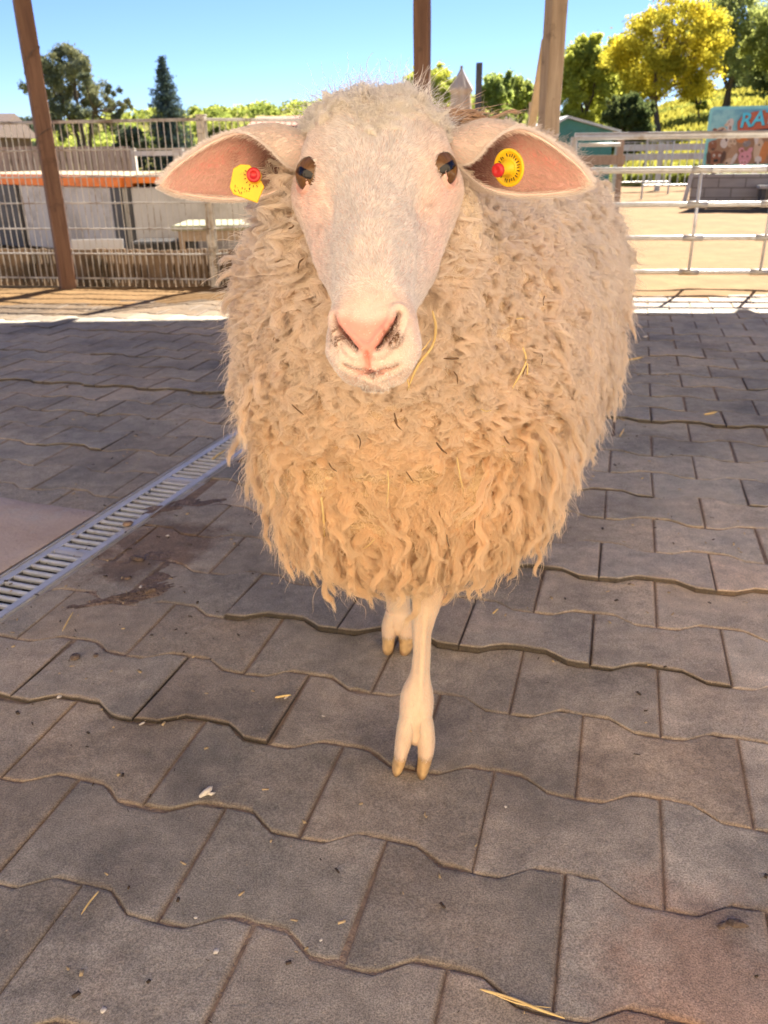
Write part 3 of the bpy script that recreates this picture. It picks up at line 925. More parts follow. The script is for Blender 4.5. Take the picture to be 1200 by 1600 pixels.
# ---- trunk and neck: rings along y
TR = np.array([  # y, x, z, halfwidth, half height up, half height down
    (.720, -.004, .850, .020, .020, .020), (.745, -.004, .845, .060, .055, .055), (.80, -.004, .825, .088, .085, .105),
    (.86, .008, .770, .112, .112, .175), (.92, .018, .715, .155, .160, .240), (1.00, .030, .675, .192, .205, .290),
    (1.10, .050, .650, .210, .235, .297), (1.25, .078, .640, .236, .260, .292), (1.45, .130, .640, .268, .270, .300),
    (1.65, .172, .645, .285, .272, .295), (1.82, .200, .640, .275, .258, .280), (1.95, .205, .630, .225, .215, .23),
    (2.03, .215, .62, .15, .15, .16), (2.07, .22, .615, .05, .05, .05)])
nY, nP = 150, 120
ty = .72 + 1.35 * np.linspace(0, 1, nY) ** 1.25
TT = cr(TR[:, 0], TR[:, 1:], ty)
pp_ = np.linspace(0, 2 * math.pi, nP, endpoint=False)
TV = np.zeros((nY, nP, 3))
cs, sn = np.cos(pp_), np.sin(pp_)
se = lambda v: np.sign(v) * np.abs(v) ** .92
for i in range(nY):
    x, z, w_, hu, hd = TT[i]
    ex = np.where(sn < 0, .78, .92)
    TV[i, :, 0] = x + w_ * np.sign(cs) * np.abs(cs) ** ex; TV[i, :, 1] = ty[i]; TV[i, :, 2] = z + np.where(sn > 0, hu, hd) * np.sign(sn) * np.abs(sn) ** ex
TV = TV.reshape(-1, 3)
tid = np.arange(nY * nP).reshape(nY, nP)
TQ = np.stack([tid[:-1], tid[1:], np.roll(tid[1:], -1, 1), np.roll(tid[:-1], -1, 1)], -1).reshape(-1, 4)
tn = vnormals(TV, TQ)
ctr = np.repeat(np.stack([TT[:, 0], ty, TT[:, 1]], 1), nP, 0)
if ((TV - ctr) * tn).sum() < 0: TQ = TQ[:, ::-1]; tn = -tn
add_part(TV - tn * .012, TQ, (.70, .52, .42))

# ---- legs


def leg(cps, toes, seed=0, dew=True):
    """cps: rows (point, rx, ry) down to the fetlock; toes: two lists of rows"""
    out = []
    def loft(rows, m=26, k=90, cap=True):
        pts = np.array([r[0] for r in rows]); rx = np.array([r[1] for r in rows]); ry = np.array([r[2] for r in rows])
        d = np.concatenate([[0], np.cumsum(np.linalg.norm(np.diff(pts, axis=0), axis=1))])
        t = np.linspace(0, d[-1], k)
        pts = cr(d, pts, t); rx = cr(d, rx, t); ry = cr(d, ry, t)
        rx = np.maximum(rx, .0008); ry = np.maximum(ry, .0008)
        a = np.linspace(0, 2 * math.pi, m, endpoint=False)
        tan = np.gradient(pts, axis=0); tan /= np.linalg.norm(tan, axis=1)[:, None]
        X = np.tile([1.0, 0, 0], (k, 1)); X -= tan * (X * tan).sum(1)[:, None]; X /= np.linalg.norm(X, axis=1)[:, None]
        Yv = np.cross(tan, X)
        V = pts[:, None] + rx[:, None, None] * np.cos(a)[None, :, None] * X[:, None] + ry[:, None, None] * np.sin(a)[None, :, None] * Yv[:, None]
        # close the ends
        V = np.concatenate([np.tile(pts[0], (1, m, 1)), V, np.tile(pts[-1] + tan[-1] * .0015, (1, m, 1))])
        V = V.reshape(-1, 3); id_ = np.arange(len(V)).reshape(-1, m)
        Q = np.stack([id_[:-1], np.roll(id_[:-1], -1, 1), np.roll(id_[1:], -1, 1), id_[1:]], -1).reshape(-1, 4)
        nn = vnormals(V, Q)
        cc = np.concatenate([[pts[0]], pts, [pts[-1]]]).repeat(m, 0)
        if ((V - cc) * nn).sum() < 0: Q = Q[:, ::-1]; nn = -nn
        return V, Q, nn
    out.append(loft(cps) + ('leg',))
    for t in toes: out.append(loft(t, k=60) + ('toe',))
    if dew:
        for sg in (-1, 1):
            b = np.array(cps[-2][0]) + np.array([sg * .016, .018, .006])
            out.append(loft([(b + [0, 0, .010], .004, .004), (b + [sg * .002, .004, 0], .0065, .0065), (b + [sg * .002, .004, -.012], .003, .003)], k=14, m=12) + ('toe',))
    return out


# near front leg
g0 = G(640, 1208)
K = lambda px, py, y, rx, ry: (P(px, py, y), rx, ry)
legA = leg([K(700, 700, 1.15, .05, .06), K(685, 810, 1.12, .042, .048), K(676, 880, 1.10, .0285, .032), K(671, 915, 1.092, .0270, .0285), K(667, 942, 1.092, .0215, .024),
            K(660, 980, 1.094, .0158, .019), K(659, 1020, 1.094, .0138, .0175), K(656, 1056, 1.090, .0165, .020), K(652, 1085, 1.082, .0255, .024),
            K(650, 1112, 1.068, .0262, .023), K(649, 1138, 1.060, .0222, .019), K(649, 1156, 1.054, .0125, .012), K(649, 1163, 1.052, .005, .005)],
           [[K(644, 1105, 1.07, .0140, .017), K(635, 1138, 1.055, .0150, .018), K(629, 1164, 1.046, .0118, .0185), K(624, 1188, 1.042, .0094, .021), K(619, 1204, 1.040, .0070, .017), K(617, 1212, 1.038, .0030, .009)],
            [K(656, 1105, 1.07, .0140, .017), K(663, 1138, 1.055, .0155, .018), K(666, 1166, 1.046, .0130, .0185), K(663, 1191, 1.040, .0102, .021), K(659, 1209, 1.034, .0076, .017), K(656, 1219, 1.031, .0032, .009)]])
# the other front leg, stepping further back
legB = leg([K(610, 760, 1.30, .05, .06), K(614, 850, 1.34, .040, .045), K(618, 895, 1.38, .030, .032), K(621, 930, 1.40, .0235, .025), K(623, 952, 1.405, .0235, .024),
            K(623, 972, 1.40, .0255, .024), K(622, 983, 1.397, .018, .018), K(622, 992, 1.394, .008, .008)],
           [[K(614, 955, 1.40, .0140, .017), K(609, 978, 1.395, .0150, .018), K(607, 1000, 1.388, .0125, .018), K(606, 1016, 1.384, .0100, .018), K(606, 1025, 1.38, .0065, .012), K(606, 1030, 1.376, .003, .006)],
            [K(628, 955, 1.40, .0150, .017), K(634, 978, 1.395, .0170, .018), K(635, 1000, 1.388, .0145, .018), K(633, 1016, 1.382, .0115, .018), K(630, 1026, 1.377, .0075, .012), K(628, 1031, 1.374, .003, .006)]])
def hind(x, y):
    q = lambda dx, dy, z, rx, ry: (np.array([x + dx, y + dy, z]), rx, ry)
    return leg([q(0, .0, .50, .07, .10), q(0, -.02, .40, .045, .07), q(0, .06, .30, .026, .036), q(0, .085, .265, .022, .028), q(0, .07, .20, .016, .019),
                q(0, .05, .12, .018, .019), q(0, .035, .085, .024, .023), q(0, .015, .05, .022, .020), q(0, .01, .036, .01, .01)],
               [[q(sg * .010, .03, .075, .013, .015), q(sg * .015, .005, .045, .014, .017), q(sg * .015, -.012, .02, .0125, .02), q(sg * .012, -.03, .006, .008, .013), q(sg * .011, -.038, .002, .003, .004)] for sg in (-1, 1)])
legC, legD = hind(.09, 1.74), hind(.28, 1.86)

def leg_relief(V, nn):
    k1 = P(669, 918, 1.062)
    d = .0042 * np.exp(-((V - k1) ** 2).sum(1) / .016 ** 2) - .0020 * np.exp(-((V - P(664, 948, 1.07)) ** 2).sum(1) / .012 ** 2)
    ax = np.interp(V[:, 2], [0, .12, .25, .35], [P(650, 1130, 1.06)[0], P(652, 1085, 1.08)[0], P(659, 1010, 1.09)[0], P(671, 915, 1.09)[0]])
    t = (V[:, 0] - ax)
    band = smooth01(V[:, 2], .09, .13) * (1 - smooth01(V[:, 2], .24, .28)) * (V[:, 1] < 1.2)
    d = d + band * (.0020 * np.exp(-((t - .004) / .0035) ** 2) - .0018 * np.exp(-((np.abs(t - .004) - .0085) / .003) ** 2))
    low = smooth01(V[:, 2], .05, .07) * (1 - smooth01(V[:, 2], .10, .125)) * (V[:, 1] < 1.2)
    d = d - low * .0055 * np.exp(-((t + .001) / .0035) ** 2) * (nn[:, 1] < .2)
    return V + nn * d[:, None] + nn * (.0007 * vnoise(V, 60, 6))[:, None]


LEG_SURF = []
for L_ in (legA, legB, legC, legD):
    for V, Q, nn, kind_ in L_:
        V = leg_relief(V, nn); V[:, 2] = np.maximum(V[:, 2], .0018 + .0 * V[:, 2])
        top = V[:, 2].max()
        base = np.tile(np.array([.74, .56, .40]), (len(V), 1))
        if kind_ == 'toe':
            zr = V[:, 2] / .06
            w_ = 1 - smooth01(zr, .52, .66)
            horn = np.array([.52, .35, .17]) * (1 + .25 * vnoise(V, 160, 5))[:, None]
            base = base * (1 - w_[:, None]) + horn * w_[:, None]
            sp = smooth01(vnoise(V, 60, 8), .3, .6) * w_
            base = base * (1 - sp[:, None] * .5) + np.array([.30, .17, .08]) * sp[:, None] * .5
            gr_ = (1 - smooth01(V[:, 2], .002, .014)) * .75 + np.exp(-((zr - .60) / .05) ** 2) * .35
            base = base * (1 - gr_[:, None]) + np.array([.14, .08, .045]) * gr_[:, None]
        add_part(V, Q, base)
        LEG_SURF.append((V, Q, kind_))

# ---- ears
EAR = []


def ear(sg, base, tip, bend, kz=1.0):
    nU, nV_ = 70, 48
    u = np.linspace(0, 1, nU)
    c0 = np.asarray(base); c1 = np.asarray(tip)
    path = c0 + (c1 - c0) * u[:, None] + np.asarray(bend) * (np.sin(u * math.pi))[:, None]
    h = cr([0, .12, .25, .45, .65, .82, .93, 1], [.0130, .0195, .0258, .0272, .0230, .0155, .0085, .0006], u) * kz
    dy = cr([0, .2, .5, .8, 1], [.020, .022, .017, .008, .001], u)
    pt_ = np.radians(cr([0, .15, .3, .5, .75, 1], [215, 200, 158, 112, 90, 75], u))
    pb = np.radians(cr([0, .2, .5, 1], [-165, -128, -98, -75], u))
    v = np.linspace(0, 1, nV_)
    phi = pb[:, None] + (pt_ - pb)[:, None] * v
    def surf(off):
        hh = np.maximum(h[:, None] - off, .0002); dd = np.maximum(dy[:, None] - off, .0001)
        tip_f = (h / .0265)[:, None]
        Yv = dd * np.cos(phi); Z = hh * np.sin(phi)
        Yv = Yv + .0015 * vnoise(np.stack([u[:, None] * 6 + 0 * v, v * 5 + 0 * u[:, None], 0 * phi], -1), 1, 4) * tip_f
        S = path[:, None] + Yv[..., None] * np.array([0, 1.0, 0]) + Z[..., None] * np.array([0, -.12, 1.0])
        return S
    A, B = surf(0), surf(.0022)
    V = np.concatenate([A.reshape(-1, 3), B.reshape(-1, 3)])
    ida = np.arange(nU * nV_).reshape(nU, nV_); idb = ida + nU * nV_
    qa = np.stack([ida[:-1, :-1], ida[1:, :-1], ida[1:, 1:], ida[:-1, 1:]], -1).reshape(-1, 4)
    qb = np.stack([idb[:-1, :-1], idb[:-1, 1:], idb[1:, 1:], idb[1:, :-1]], -1).reshape(-1, 4)
    rim = []
    for j in (0, nV_ - 1):
        rim.append(np.stack([ida[:-1, j], idb[:-1, j], idb[1:, j], ida[1:, j]], -1))
    rim.append(np.stack([ida[-1, :-1], ida[-1, 1:], idb[-1, 1:], idb[-1, :-1]], -1))
    Q = np.concatenate([qa, qb] + rim)
    nA_ = vnormals(A.reshape(-1, 3), qa)
    cc = np.repeat(path, nV_, 0)
    if ((A.reshape(-1, 3) - cc) * nA_).sum() < 0:
        Q = Q[:, ::-1]; qa = qa[:, ::-1]; qb = qb[:, ::-1]
    UU, VV = np.meshgrid(u, v, indexing='ij')
    outer = np.tile(np.array([.80, .62, .55]), (nU * nV_, 1))
    # inside: brownish pink, darker deep in the canal, rosy streak along the middle
    inn = np.array([.62, .36, .31]) + np.zeros((nU * nV_, 3))
    uf, vf = UU.ravel(), VV.ravel()
    rosy = np.exp(-((vf - .60) / .10) ** 2) * smooth01(uf, .38, .55) * (1 - smooth01(uf, .72, .9))
    inn = inn * (1 - rosy[:, None]) + np.array([.72, .32, .27]) * rosy[:, None]
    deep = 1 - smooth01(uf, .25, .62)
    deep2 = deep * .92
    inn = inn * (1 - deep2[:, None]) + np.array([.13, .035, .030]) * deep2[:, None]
    grime = smooth01(vnoise(np.stack([uf * 9, vf * 6, uf * 0], -1), 1, 3 + sg), .1, .5) * (1 - smooth01(uf, .5, .7))
    inn = inn * (1 - .6 * grime[:, None]) + np.array([.09, .045, .03]) * .6 * grime[:, None]
    edge = np.maximum(smooth01(vf, .93, 1.0), 1 - smooth01(vf, 0, .05)) + smooth01(uf, .94, 1)
    edge = np.clip(edge, 0, 1)
    inn = inn * (1 - edge[:, None]) + np.array([.80, .62, .54]) * edge[:, None]
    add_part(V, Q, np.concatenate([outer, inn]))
    EAR.append(dict(sg=sg, A=A.reshape(-1, 3), B=B.reshape(-1, 3), qa=qa, qb=qb - nU * nV_, u=uf, v=vf, path=path, ax=(c1 - c0) / np.linalg.norm(c1 - c0)))


ear(-1, P(500, 244, .748), P(249, 289, .705), np.array([0, .010, .0035]))
ear(1, P(690, 238, .748), P(925, 286, .715), np.array([0, .010, .0045]))

body = mesh_obj('body', np.concatenate(BV) - np.array(sheep.location), np.concatenate(BQ), skin_m, sheep, smooth=True, cols=np.concatenate(BC))

# ---- eyes
eye_m, ens, eln, eb = mat_new('eye')
at_ = N(ens, 'ShaderNodeAttribute', attribute_name='col')
eln.new(at_.outputs['Color'], eb.inputs['Base Color'])
eb.inputs['Roughness'].default_value = .22
eb.inputs['Specular IOR Level'].default_value = .25
eb.inputs['Coat Weight'].default_value = .22
eb.inputs['Coat Roughness'].default_value = .03
for sg in (-1, 1):
    R_ = .0152
    gaze = GAZE[sg] @ HM
    c = h2w(EYE[sg]) - gaze * (R_ - .0050)
    gaze = GAZE[sg] @ HM * .80 + np.array([0, 0, .34]) + (np.array([0, 0, CAM_H]) - c) / np.linalg.norm(np.array([0, 0, CAM_H]) - c) * .55; gaze /= np.linalg.norm(gaze)
    n1, n2 = 90, 90
    a = np.linspace(0, math.pi, n1); b = np.linspace(0, 2 * math.pi, n2, endpoint=False)
    upv = hn - gaze * (hn @ gaze); upv /= np.linalg.norm(upv)
    rt = np.cross(upv, gaze)
    A_, B_ = np.meshgrid(a, b, indexing='ij')
    lx, ly, lz = np.sin(A_) * np.cos(B_), np.sin(A_) * np.sin(B_), np.cos(A_)
    bulge = 1 + .05 * np.exp(-(A_ / .55) ** 2)
    V = c + R_ * bulge[..., None] * (lx[..., None] * rt + ly[..., None] * upv + lz[..., None] * gaze)
    rad = np.sin(A_) * (A_ < 1.57) + (A_ >= 1.57) * 2
    col_ = np.zeros((n1, n2, 3)) + np.array([.17, .10, .07])
    iris = rad < .93
    streak = .75 + .35 * np.random.default_rng(2).random((1, n2)) + .2 * (vnoise(np.stack([B_ * 6, A_ * 8, A_ * 0], -1), 1, 2))
    amber = np.array([.13, .065, .025]) * streak[..., None] * (1 - .45 * smooth01(rad, .6, .93))[..., None]
    col_[iris] = amber[iris]
    pup = (np.abs(lx) < .50) & (np.abs(ly) < .20 - .10 * (np.abs(lx) / .50) ** 4) & (A_ < 1.5)
    col_[pup] = (.004, .003, .004)
    ring_ = (rad > .90) & (rad < .97)
    col_[ring_] = (.05, .02, .012)
    id_ = np.arange(n1 * n2).reshape(n1, n2)
    Q = np.stack([id_[:-1], id_[1:], np.roll(id_[1:], -1, 1), np.roll(id_[:-1], -1, 1)], -1).reshape(-1, 4)
    mesh_obj('eye', V.reshape(-1, 3) - np.array(sheep.location), Q, eye_m, sheep, True, col_.reshape(-1, 3))

# ---- ear tags
tag_y = mat('yellow_tag_plastic', (.80, .50, .008), (.72, .43, .01), .35, scale=40, c3=(.22, .13, .03), s3=90, t3=(.63, .7))
tag_r = mat('red_tag_plastic', (.52, .018, .014), (.45, .02, .02), .3, scale=40)
tag_k = mat('tag_print', (.03, .02, .01), None, .6)


def frame_to(at_w, fwd, up=(0, 0, 1)):
    z = Vector(fwd).normalized(); x = Vector(up).cross(z).normalized(); y = z.cross(x)
    return Matrix(((x.x, y.x, z.x, at_w[0]), (x.y, y.y, z.y, at_w[1]), (x.z, y.z, z.z, at_w[2]), (0, 0, 0, 1)))


SL = np.array(sheep.location)
def put(mb, name, m_, parent):
    V = np.concatenate(mb.V)
    Mi = np.array((parent.matrix_basis if parent.parent is None else parent.parent.matrix_basis @ parent.matrix_basis).inverted())
    return mesh_obj(name, V @ Mi[:3, :3].T + Mi[:3, 3], mb.F, m_, parent, True)


# left in the picture: a yellow flag
to_cam = lambda p: (np.array([0, 0, CAM_H]) - p) / np.linalg.norm(np.array([0, 0, CAM_H]) - p)
tp = P(386, 288, .688)
Mf = frame_to(tp, to_cam(tp) + np.array([-.10, 0, .12]))
pxm = .665 / 1300
poly = [(x * pxm, -y * pxm) for x, y in ((-19, -22), (-8, -28), (6, -27), (21, -6), (26, 4), (14, 27), (-21, 14), (-26, 4))]
def plate(poly, t, M, bev=.0006):
    mb = MB(); n = len(poly); c = np.mean(poly, 0)
    lay = lambda k, z: [((x - c[0]) * k + c[0], (y - c[1]) * k + c[1], z) for x, y in poly]
    V = np.array(lay(.96, 0) + lay(1, bev) + lay(1, t - bev) + lay(.96, t))
    F_ = [list(range(n))[::-1], [3 * n + i for i in range(n)]]
    for L in range(3): F_ += [(L * n + i, L * n + (i + 1) % n, (L + 1) * n + (i + 1) % n, (L + 1) * n + i) for i in range(n)]
    Mn = np.array(M); V = V @ Mn[:3, :3].T + Mn[:3, 3]
    return mb.add(V, F_)
t1 = put(plate(poly, .0016, Mf), 'ear_tag', tag_y, sheep); t1.data.polygons.foreach_set('use_smooth', [False] * len(t1.data.polygons))
t1['label'] = 'square yellow flag ear tag with red button'
for r0, r1, z0, z1, m_, nm in ((.0056, .0050, .001, .0072, tag_y, 'stud'), (.0054, .0046, .0072, .0092, tag_r, 'stud_cap')):
    mb = MB(); Ms = Mf @ Matrix.Translation((12 * pxm, 11 * pxm, 0))
    mb.lathe([(0.0001, z0), (r0, z0), (r0, z1 - .0008), (r1, z1), (r1 * .55, z1), (r1 * .5, z1 - .0008), (.0001, z1 - .0008)], Ms, 28)
    put(mb, nm, m_, t1)
# print on the flag: small worn strokes
mb = MB()
rs = np.random.default_rng(12)
xk = -19
for k in range(5):
    for _ in range(3):
        a = np.array([xk + rs.uniform(0, 3), 6 + rs.uniform(-3, 5)]); b = a + rs.uniform(-1, 1, 2) * [1.5, 5]
        pts = [np.array(Mf) @ np.array([q[0] * pxm, -q[1] * pxm, .0018, 1]) for q in (a, b)]
        mb.tube(np.array(pts)[:, :3], .00022, 5)
    xk += 5
for k in range(7):
    an = math.radians(150 + k * 22); c_ = np.array([12, -11]); 
    pts = [np.array(Mf) @ np.array([(c_[0] + math.cos(an) * r_) * pxm, -(c_[1] - math.sin(an) * r_) * pxm, .0018, 1]) for r_ in (13, 16)]
    mb.tube(np.array(pts)[:, :3], .0003, 5)
put(mb, 'print', tag_k, t1)

# right in the picture: a round yellow tag seen at an angle with a long stud
tp2 = P(796, 262, .705)
fw = to_cam(tp2) * .80 + np.array([-.62, 0, -.12]); fw /= np.linalg.norm(fw)
Mr = frame_to(tp2, fw)
R_ = .0142
mb = MB()
mb.lathe([(.0052, 0), (R_ * .98, 0), (R_, .0006), (R_, .0012), (R_ * .96, .0019), (R_ * .80, .0016), (R_ * .78, .0010), (R_ * .52, .0010), (R_ * .50, .0018), (.0052, .0018), (.0052, 0)], Mr, 48)
t2 = put(mb, 'ear_tag', tag_y, sheep); t2['label'] = 'round yellow ear tag with long cone stud'
mb = MB(); mb.lathe([(.0001, 0), (.0058, 0), (.0066, .003), (.0050, .0035), (.0046, .011), (.0042, .0155), (.0001, .0155)], Mr, 28); put(mb, 'stud', tag_y, t2)
mb = MB(); mb.lathe([(.0047, .0135), (.0052, .0140), (.0052, .0165), (.0036, .0172), (.0018, .0168), (.0001, .0162)], Mr, 28); put(mb, 'stud_cap', tag_r, t2)
mb = MB()
for k in range(26):
    an = k * 2 * math.pi / 26
    if k % 9 == 8: continue
    r0, r1 = R_ * .58, R_ * (.74 if k % 3 else .70)
    pts = [np.array(Mr) @ np.array([math.cos(an + e) * r_, math.sin(an + e) * r_, .0013, 1]) for r_, e in ((r0, 0), (r1, rs.uniform(-.08, .08)))]
    mb.tube(np.array(pts)[:, :3], .00042, 5)
put(mb, 'print', tag_k, t2)
# ------------------------------------------------------------------ fleece
CAMP = np.array([0, 0, CAM_H])


def wool_colour(p, rg, n_):
    """yellow-brown with painted-in warm glow on breast and belly, creamy white on flanks, back and poll"""
    x, y, z = p[:, 0], p[:, 1], p[:, 2]
    yel = np.array([.99, .80, .555]); crm = np.array([.99, .92, .84]); mid = np.array([.985, .86, .72])
    side = smooth01(np.abs(x - np.interp(y, TR[:, 0], TR[:, 1])), .13, .25)
    low = 1 - smooth01(z, .50, .84)
    w_ = np.clip(low * 1.0 + .15, 0, 1) * (1 - .62 * side * smooth01(z, .32, .5))  # yellowing also carries warm bounce from below, cream sides the skylight
    c = crm * (1 - w_[:, None]) + yel * w_[:, None]
    neck = smooth01(z, .60, .72) * (1 - smooth01(z, .80, .88)) * (1 - smooth01(y, .95, 1.12)) * .7
    c = c * (1 - neck[:, None]) + mid * neck[:, None]
    c = c * (1 - .03 * (1 + vnoise(p, 14, 21)) - .03 * (1 + vnoise(p, 45, 22)))[:, None]
    stain = smooth01(vnoise(p, 30, 31), .45, .8) * .22
    c = c * (1 - stain[:, None]) + np.array([.50, .33, .19]) * stain[:, None]
    return np.clip(c * (1 - np.abs(rg.normal(0, .03, n_)))[:, None], .02, .99)


# undercoat: the trunk swollen and lumpy
UV_ = TV + tn * (.004 + .010 * np.abs(vnoise(TV, 34, 2)) + .006 * vnoise(TV, 12, 3))[:, None]
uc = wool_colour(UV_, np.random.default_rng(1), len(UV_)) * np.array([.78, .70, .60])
# leave the mouth of the neck open behind the head
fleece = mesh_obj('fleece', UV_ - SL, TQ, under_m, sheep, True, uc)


def lock_field(proots, nrm, L, seed, fibres, rootr, K=9, curl=1.0, fib_rad=.00030, down=1.0, puff=.45, tipk=.16, name='wool_lock', colour=None, stray=.05, wave_l=.024):
    rg = np.random.default_rng(seed)
    M_ = len(proots)
    g_ = np.array([0, 0, -1.0])
    gt = g_ - nrm * (nrm @ g_)[:, None]
    gl = np.linalg.norm(gt, axis=1)[:, None]
    gt = gt / (gl + 1e-9) * np.minimum(gl * 1.6, 1)
    wander = rg.normal(0, 1, (M_, 3)); wander -= nrm * (wander * nrm).sum(1)[:, None]
    # neighbouring locks lean alike
    fld = np.stack([vnoise(proots, 16, 50 + i) for i in range(3)], 1); fld -= nrm * (fld * nrm).sum(1)[:, None]
    side0 = wander * .22 + fld * .75
    s = np.linspace(0, 1, K)
    path = np.zeros((M_, K, 3)); path[:, 0] = proots - nrm * .004
    T1 = np.cross(gt + side0 * .2 + 1e-6, nrm); T1 /= np.linalg.norm(T1, axis=1)[:, None] + 1e-9
    ph0 = rg.uniform(0, 2 * math.pi, M_); wl = rg.uniform(.6, 1.3, M_) * wave_l; A = rg.uniform(.4, 1.0, M_) * curl * .0034
    ph1 = rg.uniform(0, 2 * math.pi, M_); A2 = rg.uniform(.3, 1, M_) * curl * .0026
    turn = rg.normal(0, .8, M_)
    for k in range(1, K):
        sk = s[k]
        outw = puff * (1 - sk) ** 1.2 + .10
        d = nrm * outw + (gt * down + side0 * (1 - .3 * sk)) * (1 - outw * .6) + T1 * (turn * sk * .30)[:, None]
        d /= np.linalg.norm(d, axis=1)[:, None] + 1e-9
        path[:, k] = path[:, k - 1] + d * (L / (K - 1))[:, None]
    arc = s[None] * L[:, None]
    wv = (np.sin(arc / wl[:, None] * 2 * math.pi + ph0[:, None]) * A[:, None])[..., None] * T1[:, None] + \
         (np.cos(arc / wl[:, None] * 2 * math.pi * .9 + ph1[:, None]) * A2[:, None])[..., None] * nrm[:, None]
    path = path + wv * smooth01(s, 0, .25)[None, :, None]
    # fibres
    th = rg.uniform(0, 2 * math.pi, (M_, fibres)); rr = np.sqrt(rg.random((M_, fibres))) * (rootr * rg.uniform(.8, 1.25, M_))[:, None]
    B1 = T1; B2 = np.cross(nrm, T1)
    taper = 1 - (1 - tipk) * smooth01(s, .0, 1.0) ** .8
    offr = (rr * np.cos(th))[..., None] * B1[:, None] + (rr * np.sin(th))[..., None] * B2[:, None]
    # after the bend the bundle is laid along the body: blend B2 into the normal
    offt = (rr * np.cos(th))[..., None] * B1[:, None] + (rr * np.sin(th))[..., None] * nrm[:, None] * .8
    bl = smooth01(s, .1, .55)[None, None, :, None]
    off = (offr[:, :, None] * (1 - bl) + offt[:, :, None] * bl) * taper[None, None, :, None]
    lf = rg.uniform(.62, 1.06, (M_, fibres))
    # shorten fibre: resample centre path
    fi = (s[None, None] * lf[..., None]) * (K - 1)
    i0 = np.clip(fi.astype(int), 0, K - 2); f_ = np.clip(fi - i0, 0, 1.15)[..., None]
    mi = np.arange(M_)[:, None, None]
    cpos = path[mi, i0] * (1 - f_) + path[mi, i0 + 1] * f_
    fr_ph = rg.uniform(0, 6.28, (M_, fibres, 1)); fr_a = rg.uniform(.0004, .0020, (M_, fibres, 1)) * curl ** .5
    freq = rg.uniform(9, 20, (M_, fibres, 1))
    friz = (np.sin(s[None, None] * freq + fr_ph) * fr_a)[..., None] * B1[:, None, None] + (np.cos(s[None, None] * freq * .8 + fr_ph * 2) * fr_a)[..., None] * nrm[:, None, None]
    st = (rg.random((M_, fibres, 1)) < stray) * rg.uniform(.2, 1, (M_, fibres, 1))
    sdv = rg.normal(0, 1, (M_, fibres, 3)); sdv += nrm[:, None] * .7
    stray_off = (s[None, None] ** 1.6 * st)[..., None] * sdv[:, :, None] * .012
    pts = cpos + off + friz + stray_off
    pts[..., 2] = np.maximum(pts[..., 2], .01)
    n_ = M_ * fibres
    pts = pts.reshape(n_, K, 3)
    c = (colour or wool_colour)(np.repeat(proots, fibres, 0), rg, n_)
    lockt = (1 - np.abs(rg.normal(0, .045, M_))).repeat(fibres)
    c = np.clip(c * lockt[:, None], .02, .99)
    rad = fib_rad * np.array([1.0] * (K - 3) + [.9, .7, .3])
    rads = rad[None] * rg.uniform(.6, 1.35, (n_, 1))
    return pts, rads, c


def in_head(p, grow=0.0):
    q = w2h(p)
    r = cr(HS[:, 0], HS[:, 1:], np.clip(q[:, 1], -.125, .191))
    mid = (r[:, 0] + r[:, 1]) / 2; hh = (r[:, 0] - r[:, 1]) / 2 + grow; ww = r[:, 3] + grow
    ins = (q[:, 1] > -.125 - grow) & (q[:, 1] < .191 + grow)
    return ins & ((q[:, 0] / ww) ** 2 + ((q[:, 2] - mid) / hh) ** 2 < 1)


ALLP, ALLR, ALLC = [], [], []


def keepf(p, r, c, grow=-.004):
    m_ = in_head(p[:, -1], grow) | in_head(p[:, p.shape[1] // 2], grow)
    ALLP.append(p[~m_]); ALLR.append(r[~m_]); ALLC.append(c[~m_])


def vis(c, n_):
    v = CAMP - c; v /= np.linalg.norm(v, axis=1)[:, None]
    return (v * n_).sum(1)


# front and visible flanks: broad wavy locks
KN = 12
seen = lambda c, n_: (vis(c, n_) > -.30) * (c[:, 1] > .84) * np.where(c[:, 1] < 1.3, 1.25, .9)
p, n_, _ = sample(TV, TQ, 3000, seen)
L = .058 + .030 * (1 - smooth01(p[:, 2], .35, .62)) - .018 * (1 - smooth01(p[:, 1], .84, .98))
L *= np.random.default_rng(5).uniform(.75, 1.2, len(L))
up_ = p[:, 2] > .55
keepf(*lock_field(p[~up_], n_[~up_], L[~up_], 11, 150, .0125, K=KN, curl=1.5, wave_l=.036, tipk=.30, puff=.50, stray=.07, fib_rad=.00021))
keepf(*lock_field(p[up_], n_[up_], L[up_] * .92, 18, 150, .0118, K=KN, curl=1.8, wave_l=.034, tipk=.30, puff=.34, stray=.015, fib_rad=.00022))
# finer locks between them
p, n_, _ = sample(TV, TQ, 1500, seen)
L = np.random.default_rng(5).uniform(.035, .062, len(p))
keepf(*lock_field(p, n_, L, 17, 60, .0085, K=KN, curl=1.2, puff=.32, wave_l=.026, fib_rad=.00028))
# overlong locks, fewer, standing proud
p, n_, _ = sample(TV, TQ, 480, lambda c, n_: (vis(c, n_) > -.30) * (c[:, 1] > .88) * (c[:, 2] < .8))
L = np.random.default_rng(6).uniform(.070, .115, len(p)) * (1 - .35 * smooth01(p[:, 2], .5, .8))
keepf(*lock_field(p, n_, L, 12, 110, .0092, K=KN, curl=1.5, wave_l=.036, puff=.60, tipk=.26, stray=.12, fib_rad=.00020))
# fringe under the belly
p, n_, _ = sample(TV, TQ, 700, lambda c, n_: (n_[:, 2] < -.15) * (c[:, 2] < .48) * (vis(c, n_) > -.75) * (c[:, 1] < 1.7))
L = np.random.default_rng(8).uniform(.04, .095, len(p))
keepf(*lock_field(p, n_, L, 13, 90, .0088, K=KN, curl=1.2, wave_l=.034, tipk=.24, puff=.3, stray=.12, fib_rad=.00020))
